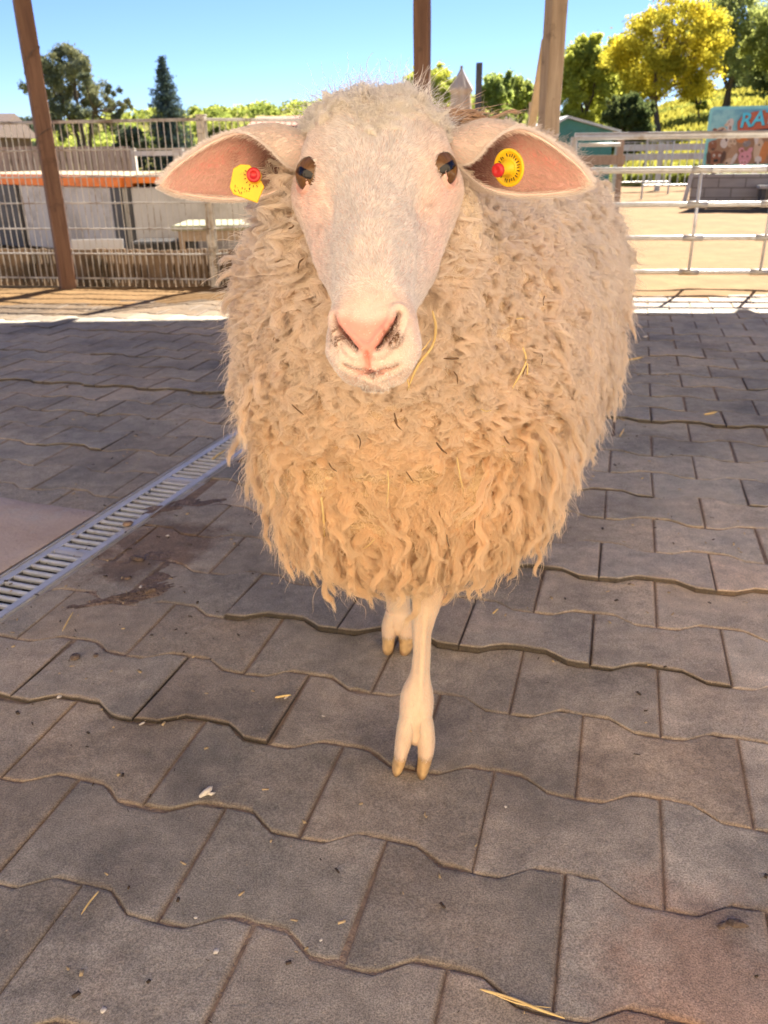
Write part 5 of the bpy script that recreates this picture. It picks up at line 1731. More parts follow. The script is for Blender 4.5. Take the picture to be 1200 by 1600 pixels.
Mw = Matrix(((dwall[0], -dwall[1], 0, wa[0]), (dwall[1], dwall[0], 0, wa[1]), (0, 0, 1, 0), (0, 0, 0, 1)))
mb.box((0, 0, -.1), (Lw, .22, ztopw), None, bev=.008)
wo = mb.build('block_wall', block_m); wo.matrix_world = Mw; tag(wo, 'low grey concrete block wall at the far right edge of the sand paddock', 'wall')
# bench-like shelf on the wall
qs = zof(291, P(1190, 300, 13.7), 0)
sh = empty('wall_bench', (wa[0] + dwall[0] * 1.25, wa[1] - .2, 0), 'small white topped bench standing before the block wall', 'bench')
mb = MB(); mb.box((.96, -.42, qs - .03), (2.2, -.06, qs + .01), Mw); mb.build('seat', white_p, sh)
mb = MB(); mb.box((1.0, -.36, -.02), (1.06, -.10, qs - .03), Mw); mb.build('leg', dark_st, sh)
mb = MB(); mb.box((2.0, -.36, -.02), (2.06, -.10, qs - .03), Mw); mb.build('leg', dark_st, sh)
# white end post at the wall
mb = MB(); mb.beam((wa[0] - .10, wa[1], 0), (wa[0] - .02, wa[1], ztopw + .02), .05, .05); tag(mb.build('white_stake', white_p), 'short white stake at the left end of the block wall', 'stake')

# painted sign
zb, ztp = zof(262, wa, 0), zof(167, wa, 0)
sx0 = .13
HS_, WS_ = ztp - zb, 2.3
sign = empty('painted_sign', (wa[0] + dwall[0] * 1.3, wa[1], zb), 'turquoise framed painted board with cartoon farm animals and cyan lettering', 'sign')
Msg = Mw @ Matrix.Translation((sx0, .04, zb))
turq = mat('turquoise_frame', (.20, .58, .58), (.28, .66, .66), .5, scale=6)
skyp = mat('painted_sky', (.17, .46, .50), (.30, .60, .60), .5, scale=7, c3=(.12, .36, .46), s3=3)
def rrect(x0, z0, x1, z1, r, n=6):
    pts = []
    for cx, cz, a0 in ((x1 - r, z1 - r, 0), (x0 + r, z1 - r, 90), (x0 + r, z0 + r, 180), (x1 - r, z0 + r, 270)):
        for k in range(n + 1):
            a = math.radians(a0 + 90 * k / n); pts.append((cx + r * math.cos(a), cz + r * math.sin(a)))
    return pts
mb = MB(); mb.prism(rrect(0, 0, WS_, HS_, .07), .03, Msg); mb.build('frame', turq, sign)
mb = MB(); mb.prism(rrect(.045, .045, WS_ - .045, HS_ - .045, .04), .01, Msg @ Matrix.Translation((0, -.012, 0))); mb.build('painted_panel', skyp, sign)
for x in (.15, WS_ - .2):
    mb = MB(); mb.box((x, .032, -(zb - ztopw) - .0), (x + .06, .09, HS_ * .8), Msg); mb.build('support', wood_gr, sign)
PAINT = {}
def pm(c):
    if c not in PAINT: PAINT[c] = mat('sign_paint', c, tuple(min(1, v * 1.2) for v in c), .5, scale=16)
    return PAINT[c]
lay_n = [0]
def blob(cx, cz, rx, rz, c, rot=0, n=22, seed=0, wob=.06):
    lr = np.random.default_rng(seed + int(cx * 1000)); pts = []
    ph = lr.uniform(0, 6, 3)
    for k in range(n):
        a = 2 * math.pi * k / n; r = 1 + wob * math.sin(2 * a + ph[0]) + wob * math.sin(3 * a + ph[1])
        x, z = rx * r * math.cos(a), rz * r * math.sin(a)
        pts.append((cx + x * math.cos(rot) - z * math.sin(rot), cz + x * math.sin(rot) + z * math.cos(rot)))
    return pts, c
paint_m = mat('sign_paint_tinted', (1, 1, 1), (.88, .88, .88), .5, scale=16, attr=True)
def paint(items, name):
    mb = MB()
    for pts, c in items:
        lay_n[0] += 1
        Mn = np.array(Msg @ Matrix.Translation((0, -(.0130 + .00026 * lay_n[0]), 0))); n = len(pts)
        V = np.array([(x, 0, z) for x, z in pts]); V = V @ Mn[:3, :3].T + Mn[:3, 3]
        mb.add(V, [list(range(n))[::-1]], np.array(c))
    mb.build(name, paint_m, sign)
s1 = HS_ / 95.0       # sign drawn on a 95-row grid, x in the same unit
def B_(x, y, rx, ry, c, rot=0, wob=.05): 
    pts, c = blob(x * s1, HS_ - y * s1, rx * s1, ry * s1, c, math.radians(rot), wob=wob)
    return pts, c
BR, DB, CR_, PK, WH, TN, BK, OR_, GY = (.26, .10, .05), (.10, .05, .035), (.60, .45, .30), (.68, .30, .33), (.66, .60, .52), (.45, .28, .16), (.02, .015, .015), (.60, .22, .06), (.25, .22, .21)
lay_n[0] = 0
paint([([(4.5 * s1, 5 * s1), (2.2, 5 * s1), (2.2, 52 * s1), (60 * s1, 48 * s1), (20 * s1, 46 * s1), (4.5 * s1, 40 * s1)], (.34, .20, .11))], 'painted_ground')
paint([B_(35, 26, 6, 7, WH), B_(36, 40, 4.5, 12, WH), B_(30, 28, 4, 2.2, CR_, 20), B_(33, 24, 1, 1, BK), B_(36, 33, 1.5, 3, BR)], 'painted_goose')
paint([B_(22, 38, 10, 6, CR_, 15), B_(20, 39, 5, 3, DB, 25), B_(12, 36, 3.5, 3, BR), B_(27, 42, 5, 3, TN), B_(24, 35, 3, 1.2, DB, 30)], 'painted_hen')
paint([B_(12, 60, 7, 8, BR), B_(11, 56, 1.2, 1.2, WH), B_(11, 56, .6, .6, BK), B_(13, 66, 3, 2, DB)], 'painted_calf')
paint([B_(30, 56, 6, 9, WH), B_(32, 50, 1.5, 5, DB, 20)], 'painted_rabbit')
paint([B_(42, 56, 7, 8, CR_), B_(40, 54, 1.2, 1.0, BK), B_(46, 54, 1.2, 1.0, BK), B_(43, 60, 2.5, 2, TN)], 'painted_lamb')
paint([B_(58, 52, 9, 5, OR_), B_(52, 49, 3, 2.5, CR_), B_(51, 48.5, .7, .7, BK)], 'painted_fox')
paint([B_(66, 58, 6, 5, GY), B_(63, 56, .8, .8, WH)], 'painted_duck')
paint([B_(20, 80, 13, 12, BR), B_(8, 80, 4, 10, DB, 12), B_(31, 79, 4, 10, DB, -12), B_(16, 76, 2, 2.4, WH), B_(25, 76, 2, 2.4, WH), B_(16, 76.5, .9, 1, BK), B_(25, 76.5, .9, 1, BK), B_(20, 84, 4, 3, BK), B_(20, 90, 3, 2, TN)], 'painted_dog')
paint([B_(45, 72, 7, 13, TN, -25), B_(41, 86, 8, 5, CR_, 35), B_(49, 82, 3.2, 10, WH, -25), B_(38, 88, 2, 1.5, BK)], 'painted_goat')
paint([B_(66, 80, 10, 12, PK), B_(59, 68, 4, 4.5, PK, 30), B_(60, 69, 2, 2.6, BR, 30), B_(73, 68, 4, 4.5, PK, -30), B_(65, 87, 6, 4.5, (.75, .38, .40)), B_(63, 87, 1, 1.6, BR), B_(67.5, 87, 1, 1.6, BR), B_(62, 78, 1.1, 1.4, BK), B_(70, 78, 1.1, 1.4, BK)], 'painted_pig')
paint([B_(86, 68, 8, 20, CR_, 6), B_(80, 50, 3.5, 9, WH, 8), B_(95, 72, 6, 18, OR_, -6), B_(88, 84, 5, 7, WH), B_(86, 60, 1.2, 1.5, BK), B_(82, 44, 3, 5, WH), B_(85, 88, 1.2, 2, DB), B_(91, 88, 1.2, 2, DB)], 'painted_horse')
paint([B_(112, 72, 10, 14, TN), B_(108, 68, 1.2, 1.5, BK), B_(116, 68, 1.2, 1.5, BK), B_(112, 80, 4, 3, DB)], 'painted_cow')
paint([B_(132, 76, 9, 12, WH), B_(129, 72, 1, 1.4, BK), B_(135, 72, 1, 1.4, BK)], 'painted_sheep')
paint([B_(150, 74, 10, 12, BR), B_(147, 70, 1, 1.4, BK), B_(154, 70, 1, 1.4, BK)], 'painted_donkey')
ban = [(49, 43), (46, 24), (52, 16), (70, 9), (100, 6), (150, 6), (178, 12), (182, 34), (120, 33), (80, 36)]
mb = MB(); Mn = Msg @ Matrix.Translation((0, -.040, 0)); mb.prism([(x * s1, HS_ - y * s1) for x, y in ban][::-1], .003, Mn); mb.build('banner', pm((.42, .10, .05)), sign)
ban2 = [(49, 43), (80, 36), (120, 33), (182, 34), (182, 40), (120, 39), (80, 42), (52, 49)]
mb = MB(); mb.prism([(x * s1, HS_ - y * s1) for x, y in ban2][::-1], .003, Msg @ Matrix.Translation((0, -.039, 0))); mb.build('banner_shadow_board', pm(BK), sign)
def letters(txt, x, z, size, rot, m_, dep, name='lettering', bold=.0, shear=.15):
    fc = bpy.data.curves.new(name, 'FONT'); fc.body = txt; fc.size = size; fc.extrude = .0015; fc.offset = bold; fc.shear = shear
    fc.space_character = 1.12
    tmp = bpy.data.objects.new(name, fc); sc.collection.objects.link(tmp)
    bpy.context.view_layer.update()
    me = bpy.data.meshes.new_from_object(tmp.evaluated_get(bpy.context.evaluated_depsgraph_get()))
    bpy.data.objects.remove(tmp)
    Mt = Msg @ Matrix.Translation((x, -dep, z)) @ Matrix.Rotation(math.radians(90), 4, 'X') @ Matrix.Rotation(math.radians(rot), 4, 'Z')
    me.transform(sign.matrix_basis.inverted() @ Mt); me.materials.clear(); me.materials.append(m_)
    o = bpy.data.objects.new(name, me); link(o, sign)
    return o
cy = pm((.07, .50, .66)); ck = pm(DB)
for i, chh in enumerate('RATI'):
    xx = (49.5 + i * 18.5) * s1; zz = HS_ - (32.5 - i * 2.2) * s1
    letters(chh, xx + .006, zz - .008, 31 * s1, 3, ck, .0425, bold=.010)
    letters(chh, xx, zz, 31 * s1, 3, cy, .0465, bold=.006)

# wooden feeder and steps left of the gate, rails and hurdles beyond the paddock
q = P(926, 262, 13.0)
fd = empty('feeding_trough', (q[0], q[1], 0), 'grey wooden feeding trough in front of the green shed', 'trough')
z1, z0 = zof(243, q, 0), zof(258, q, 0)
mb = MB(); mb.box((q[0] - .50, q[1], z0), (q[0] + .46, q[1] + .03, z1)); mb.box((q[0] - .50, q[1] + .5, z0), (q[0] + .46, q[1] + .53, z1)); mb.box((q[0] - .50, q[1] + .031, z0), (q[0] + .46, q[1] + .499, z0 + .03)); mb.build('trough_boards', wood_gr, fd)
for x in (-.46, -.05, .38):
    mb = MB(); mb.box((q[0] + x, q[1] + .04, -.02), (q[0] + x + .07, q[1] + .11, z0)); mb.build('leg', wood_gr, fd)
mb = MB(); mb.box((q[0] + .34, q[1] - .02, z1), (q[0] + .42, q[1] + .05, z1 + .28)); mb.build('end_post', wood_gr, fd)
q = P(938, 311, 13.6); q[2] = 0
st = empty('wooden_steps', tuple(q), 'grey wooden steps between the trough and the sandy ramp', 'steps')
for x in (-.17, .17):
    mb = MB(); mb.beam((q[0] + x, q[1], 0), (q[0] + x, q[1] + .5, .42), .035, .06); mb.build('stringer', wood_gr, st)
for k in range(4):
    mb = MB(); mb.box((q[0] - .15, q[1] + .06 + k * .12, .06 + k * .1), (q[0] + .15, q[1] + .16 + k * .12, .09 + k * .1)); mb.build('step', wood_gr, st)
# shed
shed_m = mat('green_shed_wall', (.035, .16, .15), (.05, .20, .185), .6, scale=4, c3=(.03, .11, .10), s3=2)
roofp = mat('shed_roof_felt', (.42, .44, .42), (.52, .53, .50), .7, scale=6)
q = P(912, 245, 17.5)
zr, ze = zof(185, q, 0), zof(206, q, 0)
shd = empty('green_shed', (q[0], q[1], 0), 'dark green shed with pale pitched roof right of the timber post', 'shed')
x0, x1, xm = P(848, 240, 17.5)[0], P(955, 240, 17.5)[0], P(882, 240, 17.5)[0]
mb = MB(); mb.prism([(x0, 0), (x1, 0), (x1, ze), (xm, zr), (x0, ze)], 2.4, Matrix.Translation((0, q[1], 0))); mb.build('wall', shed_m, shd)
mb = MB()
for a, b in (((xm, zr), (x1 + .12, ze - .03)), ((xm, zr), (x0 - .12, ze - .03))):
    pts = [(a[0], a[1] + .005), (b[0], b[1] + .005), (b[0], b[1] + .05), (a[0], a[1] + .05)]
    mb.prism(pts if b[0] > a[0] else pts[::-1], 2.7, Matrix.Translation((0, q[1] - .15, 0)))
mb.build('roof', roofp, shd)
# white board fence
wf = [P(x, 262, Y) for x, Y in ((962, 19.5), (1030, 19.8), (1100, 20.1), (1180, 20.4), (1290, 20.8))]
for p in wf: p[2] = 0
h1, h2 = zof(231, wf[0], 0), zof(246, wf[0], 0)
rail_fence('white_board_fence', wf, h1 + .08, (h1, h2), 'white painted board fence in front of the grassy slope', white_p, .10, rt=.13)
# hurdles
for k, (px, Y, lab) in enumerate(((1045, 16.5, 'grey metal hurdle left of the painted sign, the nearer one'), (1005, 18.0, 'grey metal hurdle behind the sandy ramp, the farther one'))):
    q = P(px, 300, Y); q[2] = 0
    hd = empty('metal_hurdle', tuple(q), lab, 'hurdle', 'grey hurdles beyond the paddock')
    zt_ = zof(219 + 3 * k, q, 0); zb_ = zof(262, q, 0)
    mb = MB(); mb.tube([(q[0] - .5, q[1], 0), (q[0] - .5, q[1], zt_), (q[0] + .5, q[1], zt_), (q[0] + .5, q[1], 0)], .018, 6); mb.build('hurdle_frame', galv_dull, hd)
    mb = MB()
    for x in np.linspace(-.4, .4, 7): mb.tube([(q[0] + x, q[1], .25), (q[0] + x, q[1], zt_)], .009, 5)
    mb.tube([(q[0] - .5, q[1], .25), (q[0] + .5, q[1], .25)], .012, 5)
    mb.build('bars', galv_dull, hd)

# parasol and black pole
q = P(719, 200, 15.0); q[2] = 0
par = empty('folded_parasol', tuple(q), 'folded beige parasol standing behind the sheep', 'parasol')
cloth = mat('parasol_cloth', (.48, .39, .28), (.58, .49, .37), .8, scale=6)
za, zb2 = zof(106, q, 0), zof(175, q, 0)
mb = MB(); n1, n2 = 30, 40; V = []
for i in range(n1):
    t = i / (n1 - 1); z = za - (za - .9) * t
    r = np.interp(t, [0, .06, .22, .27, .30, .6, 1], [.015, .05, .155, .185, .14, .17, .16])
    for j in range(n2):
        a = j / n2 * 2 * math.pi; rr = r * (1 + .16 * math.sin(a * 8) * min(1, t * 4)); V.append((q[0] + rr * math.cos(a), q[1] + rr * math.sin(a), z))
mb.add(V, [(i * n2 + j, i * n2 + (j + 1) % n2, (i + 1) * n2 + (j + 1) % n2, (i + 1) * n2 + j) for i in range(n1 - 1) for j in range(n2)])
mb.build('canopy', cloth, par, smooth=True)
mb = MB(); mb.tube([(q[0], q[1], 0), (q[0], q[1], za + .03)], .022, 10); mb.build('pole', wood_gr, par)
q = P(746, 200, 13.5)
mb = MB(); mb.beam((q[0], q[1], 0), (q[0], q[1], zof(98, q, 0)), .085, .085, .004)
o = mb.build('black_post', dark_st); tag(o, 'black square post behind the sheep, right of the folded parasol', 'post')

# houses
roof_r = mat('red_tiles', (.30, .12, .075), (.40, .18, .12), .8, scale=8); roof_b = mat('brown_tiles', (.10, .07, .06), (.15, .11, .09), .8, scale=8)
plast = mat('plaster', (.55, .52, .46), (.62, .6, .55), .9, scale=3); glass = mat('window_glass', (.10, .16, .24), (.16, .24, .33), .1, scale=2)
def house(px0, px1, Y, yroof, yeave, depth, wallm, roofm, label, wins=2):
    a, b = P(px0, 240, Y), P(px1, 240, Y); q = (a + b) / 2
    zr_, ze_ = zof(yroof, q, 0), zof(yeave, q, 0)
    o = empty('house', (q[0], q[1], 0), label, 'house')
    mb = MB(); mb.box((a[0], q[1], -.2), (b[0], q[1] + depth, ze_)); mb.build('wall', wallm, o)
    mb = MB(); ov = (b[0] - a[0]) * .03
    M = Matrix.Rotation(math.radians(90), 4, 'Z')
    V = [(a[0] - ov, q[1] - ov, ze_), (b[0] + ov, q[1] - ov, ze_), (b[0] + ov, q[1] + depth + ov, ze_), (a[0] - ov, q[1] + depth + ov, ze_), (a[0] - ov, q[1] + depth / 2, zr_), (b[0] + ov, q[1] + depth / 2, zr_)]
    V += [(x, y, z - .12) for x, y, z in V[:4]]
    mb.add(V, [(0, 1, 5, 4), (2, 3, 4, 5), (0, 4, 3), (1, 2, 5), (6, 7, 1, 0), (7, 8, 2, 1), (8, 9, 3, 2), (9, 6, 0, 3), (9, 8, 7, 6)]); mb.build('roof', roofm, o)
    W = b[0] - a[0]
    for k in range(wins):
        x = a[0] + W * (k + .5) / wins
        mb = MB(); mb.box((x - W * .16 / wins * 2, q[1] - .03, ze_ - 1.0), (x + W * .16 / wins * 2, q[1] - .005, ze_ - .35)); mb.build('window', glass, o)
    return o
house(392, 505, 38, 176, 196, 7, plast, roof_r, 'pale house with reddish roof seen behind the left ear', 3)
house(-260, -2, 30, 176, 210, 3, wood_dk, roof_b, 'dark brown roofed house at the left picture edge', 2)

# overhead wires far left
mb = MB()
for y0, y1 in ((146, 156), (158, 168)):
    a, b = P(-120, y0, 22), P(60, y1, 34); pts = [a + (b - a) * t - np.array([0, 0, .25 * math.sin(math.pi * t)]) for t in np.linspace(0, 1, 12)]
    pass

# ------------------------------------------------------------------ slope and far hill
grass_m = mat('meadow_grass', (.16, .155, .03), (.22, .20, .04), .95, scale=.35, bump=.9, bscale=3, c3=(.10, .11, .025), s3=.12, t3=(.5, .62), spec=.1)


def hill_h(x, y):
    r = x / np.maximum(y, 1)
    a = np.clip(y - 21, 0, None)
    right = (.105 * a - .00022 * a ** 2) * smooth01(r, .10, .42)
    right = np.where(y < 240, right, (.105 * 219 - .00022 * 219 ** 2) * smooth01(r, .10, .42))
    rid = np.exp(-((y - 330) / 90) ** 2) * (14.0 + 2.5 * np.sin(x * .012 + 1.0) + 1.5 * np.sin(x * .03)) * smooth01(y, 120, 300)
    rid = rid * smooth01(r, -.62, -.20)
    return right + rid * (1 - smooth01(r, .05, .3)) + .15 * vnoise(np.stack([x, y, x * 0], -1), .2, 2) * smooth01(y, 22, 40)


ysr = np.concatenate([np.linspace(21.8, 80, 90), np.linspace(82, 520, 110)])
rs_ = np.linspace(-1.5, 1.6, 190)
Y_, R_2 = np.meshgrid(ysr, rs_, indexing='ij'); X_ = Y_ * R_2
Z_ = hill_h(X_, Y_) - .004
V = np.stack([X_, Y_, Z_], -1).reshape(-1, 3)
id_ = np.arange(V.shape[0]).reshape(Y_.shape)
Q = np.stack([id_[:-1, :-1], id_[:-1, 1:], id_[1:, 1:], id_[1:, :-1]], -1).reshape(-1, 4)
tag(mesh_obj('hill', V, Q, grass_m, smooth=True), kind='structure')

# ------------------------------------------------------------------ trees
bark = mat('bark', (.075, .055, .04), (.14, .105, .08), .95, scale=5, stretch=(4, 4, .8), bump=.6)
def leaf_mat(name, tr=.55):
    m = bpy.data.materials.new(name); m.use_nodes = True
    ns, ln = m.node_tree.nodes, m.node_tree.links; ns.remove(ns['Principled BSDF'])
    at_ = N(ns, 'ShaderNodeAttribute', attribute_name='col')
    d = N(ns, 'ShaderNodeBsdfDiffuse'); t = N(ns, 'ShaderNodeBsdfTranslucent'); mx = N(ns, 'ShaderNodeMixShader'); mx.inputs[0].default_value = tr
    ln.new(at_.outputs['Color'], d.inputs['Color']); ln.new(at_.outputs['Color'], t.inputs['Color'])
    ln.new(d.outputs[0], mx.inputs[1]); ln.new(t.outputs[0], mx.inputs[2]); ln.new(mx.outputs[0], ns['Material Output'].inputs['Surface'])
    return m
leaf_m = leaf_mat('leaves'); needle_m = leaf_mat('needles', .15)


def leaves(C, size, col, rg, var=.18, flat=0.0):
    """one quad per point"""
    n = len(C)
    a = rg.normal(0, 1, (n, 3)); a[:, 2] *= (1 - flat); a /= np.linalg.norm(a, axis=1)[:, None]
    b = rg.normal(0, 1, (n, 3)); b -= a * (a * b).sum(1)[:, None]; b /= np.linalg.norm(b, axis=1)[:, None]
    s = size * rg.uniform(.6, 1.4, (n, 1))
    V = np.stack([C - a * s, C - b * s * .5, C + a * s, C + b * s * .5], 1).reshape(-1, 3)
    Q = np.arange(4 * n).reshape(n, 4)
    c = np.clip(np.asarray(col) * (1 + rg.normal(0, var, (n, 1))), .005, .9)
    return V, Q, np.repeat(c, 4, 0)


def quick_mesh(name, V, Q, mat_, parent, cols):
    me = bpy.data.meshes.new(name)
    me.vertices.add(len(V)); me.vertices.foreach_set('co', np.asarray(V, np.float32).ravel())
    me.loops.add(len(Q) * 4); me.loops.foreach_set('vertex_index', np.asarray(Q, np.int32).ravel())
    me.polygons.add(len(Q)); me.polygons.foreach_set('loop_start', np.arange(len(Q), dtype=np.int32) * 4)
    me.update(calc_edges=True)
    ca = me.color_attributes.new('col', 'FLOAT_COLOR', 'POINT'); c4 = np.ones((len(V), 4), np.float32); c4[:, :3] = cols
    ca.data.foreach_set('color', c4.ravel()); me.materials.append(mat_)
    o = bpy.data.objects.new(name, me); return link(o, parent)


def broadleaf(x, y, W, H, label, cols, seed, nleaf=9000, size=.07, trunk_h=.25, trunks=1, dens=1.0, grp=None, lean=0.0, name='broadleaf_tree', levels=5, cat='tree', fill=1.0, cb=.18):
    """branching tree fitted into width W and height H, leaves gathered round the twig ends"""
    rg = np.random.default_rng(seed)
    z0 = float(hill_h(np.array(x), np.array(y)))
    o = empty(name, (x, y, z0), label, cat, grp)
    segs, tips = [], []
    def grow(p, d, L, r, lv):
        n = 4; pts = [p]; q = p.copy(); dd = d.copy()
        for _ in range(n):
            dd = dd + rg.normal(0, .10 + .03 * lv, 3) + np.array([0, 0, .05]); dd /= np.linalg.norm(dd); q = q + dd * L / n; pts.append(q.copy())
        segs.append((np.array(pts), np.linspace(r, r * .62, n + 1), lv))
        if lv >= 3: tips.extend(pts[2:])
        if lv < levels:
            k = rg.integers(3, 5) if lv < 3 else 3
            for i in range(k):
                t = rg.uniform(.45, 1.0) if i else 1.0
                bp = pts[min(n, int(round(t * n)))]
                az = rg.uniform(0, 2 * math.pi); sp = rg.uniform(.35, .85)
                side = np.array([math.cos(az), math.sin(az), 0]); nd = dd * math.cos(sp) + side * math.sin(sp); nd /= np.linalg.norm(nd)
                grow(bp, nd, L * rg.uniform(.58, .80), r * .55, lv + 1)
    for k in range(trunks):
        a = rg.uniform(0, 6.28); off = np.array([math.cos(a), math.sin(a), 0]) * .03 * (trunks > 1)
        grow(off, np.array([off[0] * 4 + lean, off[1] * 4, 1.0]), trunk_h, .026 / trunks ** .5, 0)
    T_ = np.array(tips); lo, hi = T_.min(0), T_.max(0)
    sx = W / (hi[0] - lo[0]); sz = H * .98 / hi[2]
    S = np.array([sx, sx, sz]); cxy = np.array([(lo[0] + hi[0]) / 2, 0, 0])
    fix = lambda p: (p - cxy * np.clip(p[:, 2:3] / hi[2] * 1.4, 0, 1)) * S
    mb = MB(); tw = MB()
    for pts, r, lv in segs:
        (mb if lv <= 1 else tw).tube(fix(pts) + [x, y, z0], np.maximum(r * H, .008), 7 if lv < 2 else 4, caps=False)
    mb.build('trunk', bark, o)
    tw.build('branches', bark, o)
    Tt = fix(T_); n = nleaf
    # clumps: choose tips with uneven weights so that gaps stay open
    wgt = np.clip(vnoise(Tt, 1.6 / max(W, 1) * 3, seed) + .55, .04, None); wgt /= wgt.sum()
    i = rg.choice(len(Tt), n, p=wgt)
    C = Tt[i] + rg.normal(0, W * .022 / dens, (n, 3))
    cA, cB = np.array(cols[0]), np.array(cols[1])
    m_ = np.clip(.5 + .8 * vnoise(C, 3.2 / max(W, 1) * 2, seed + 3), 0, 1)[:, None]
    if fill:
        # leafy masses filling the crown outline between the twigs
        nc = int(170 * fill); d3 = rg.normal(0, 1, (nc, 3)); d3 /= np.linalg.norm(d3, axis=1)[:, None]
        rad_ = rg.uniform(.45, 1.0, (nc, 1)) ** .6
        zc, zr2 = H * (.5 + cb / 2), H * (.5 - cb / 2)
        cc_ = d3 * rad_ * np.array([W / 2 * .94, W / 2 * .94, zr2 * .96]) + [0, 0, zc]
        cc_[:, :2] *= (1 - .30 * smooth01(cc_[:, 2:3] / H, .7, 1.0))
        keep_ = vnoise(cc_, 2.4 / max(W, 1) * 2, seed + 8) > -.28
        cc_ = cc_[keep_]
        nf = int(nleaf * 1.2); j = rg.integers(0, len(cc_), nf)
        C2 = cc_[j] + rg.normal(0, 1, (nf, 3)) * np.array([1, 1, .8]) * W * .040
        C = np.concatenate([C, C2])
        m_ = np.clip(.5 + .8 * vnoise(C, 3.2 / max(W, 1) * 2, seed + 3), 0, 1)[:, None]
    Vl, Ql, Cl = leaves(C + [x, y, z0], size, cA * m_ + cB * (1 - m_), rg)
    Mi = np.array([x, y, z0])
    quick_mesh('crown', Vl - Mi, Ql, leaf_m, o, Cl)
    return o


def place(px, Y): q = P(px, 240, Y); return q[0]
def height(px, py, Y):
    q = np.array([place(px, Y), Y]); return zof(py, q, 0) - float(hill_h(np.array(q[0]), np.array(Y)))
YEL, YG, GRN, DKG = (.50, .40, .02), (.30, .32, .03), (.16, .22, .035), (.06, .09, .025)
def tree_at(px, Y, px0, px1, ytop, label, cols, seed, **k):
    depth = Y * .95; W = (px1 - px0) / 1300 * depth
    return broadleaf(place(px, Y), Y, W, height(px, ytop, Y), label, cols, seed, **k)
tree_at(1028, 36, 936, 1112, -14, 'bright yellow leafed spring tree behind the green shed and gate', ((0.588, 0.487, 0.043), (0.454, 0.42, 0.058)), 11, nleaf=16000, size=.060, trunk_h=.30, dens=1.0, fill=.7, cb=.24)
tree_at(1122, 46, 1062, 1215, -40, 'pale green twin trunked tree on the slope above the painted sign', ((0.42, 0.454, 0.143), (0.286, 0.336, 0.114)), 23, nleaf=17000, size=.060, trunk_h=.34, trunks=2, fill=.6, cb=.34)
tree_at(905, 44, 862, 968, 52, 'light green bushy tree rising behind the green shed', ((0.487, 0.504, 0.085), (0.353, 0.386, 0.085)), 31, nleaf=16000, size=.08, trunk_h=.14, cb=.02)
tree_at(962, 50, 912, 1020, 84, 'yellow green tree between the shed tree and the bright yellow tree', ((0.47, 0.47, 0.071), (0.302, 0.336, 0.071)), 37, nleaf=15000, size=.085, trunk_h=.14, cb=.0)
tree_at(975, 30, 936, 1014, 148, 'low dark green bush at the foot of the yellow tree', ((0.084, 0.118, 0.043), (0.134, 0.16, 0.058)), 41, nleaf=11000, size=.055, trunk_h=.08, name='bush', cat='bush', cb=0)
tree_at(1085, 42, 1066, 1100, 110, 'thin young sapling on the grassy slope left of the twin trunked tree', (GRN, YG), 43, nleaf=900, size=.06, trunk_h=.4, fill=.4)
tree_at(1160, 75, 1110, 1215, 70, 'olive bush mass high on the slope behind the twin trunked tree', ((0.269, 0.294, 0.129), (0.185, 0.218, 0.1)), 49, nleaf=12000, size=.12, trunk_h=.1, name='bush', cat='bush', cb=0)
tree_at(1192, 60, 1150, 1260, 60, 'olive green tree at the right picture edge on the slope', ((0.319, 0.353, 0.129), (0.168, 0.21, 0.085)), 47, nleaf=13000, size=.10, trunk_h=.12, cb=.05)
tree_at(1225, 34, 1168, 1300, -40, 'tall green tree cut by the right picture edge', ((0.386, 0.42, 0.114), (0.252, 0.294, 0.085)), 48, nleaf=16000, size=.06, trunk_h=.3, cb=.3)
tree_at(668, 75, 618, 708, 92, 'yellow green tree far behind the middle timber post', ((0.554, 0.554, 0.071), (0.37, 0.42, 0.129)), 53, nleaf=9000, size=.13, trunk_h=.12, cb=.05)
tree_at(770, 80, 746, 802, 102, 'tall light green tree right of the black post', ((0.42, 0.487, 0.114), (0.302, 0.37, 0.129)), 59, nleaf=8000, size=.13, trunk_h=.12, cb=.02)
tree_at(810, 85, 788, 834, 114, 'smaller light green tree left of the leaning board', ((0.47, 0.504, 0.1), (0.319, 0.386, 0.129)), 61, nleaf=7000, size=.13, trunk_h=.12, cb=.02)
tree_at(350, 45, 322, 398, 193, 'yellow green bush behind the metal fence post', ((0.353, 0.353, 0.058), (0.252, 0.277, 0.085)), 67, nleaf=9000, size=.09, trunk_h=.05, name='bush', cat='bush', cb=0)
tree_at(206, 48, 188, 240, 196, 'pale green bush between the pine and the spruce', ((0.202, 0.235, 0.143), (0.134, 0.168, 0.1)), 68, nleaf=6000, size=.08, trunk_h=.05, name='bush', cat='bush', cb=0)
tree_at(40, 44, 22, 66, 180, 'small dark bush left of the pine', ((0.126, 0.151, 0.114), (0.084, 0.109, 0.071)), 69, nleaf=5000, size=.08, trunk_h=.05, name='bush', cat='bush', cb=0)

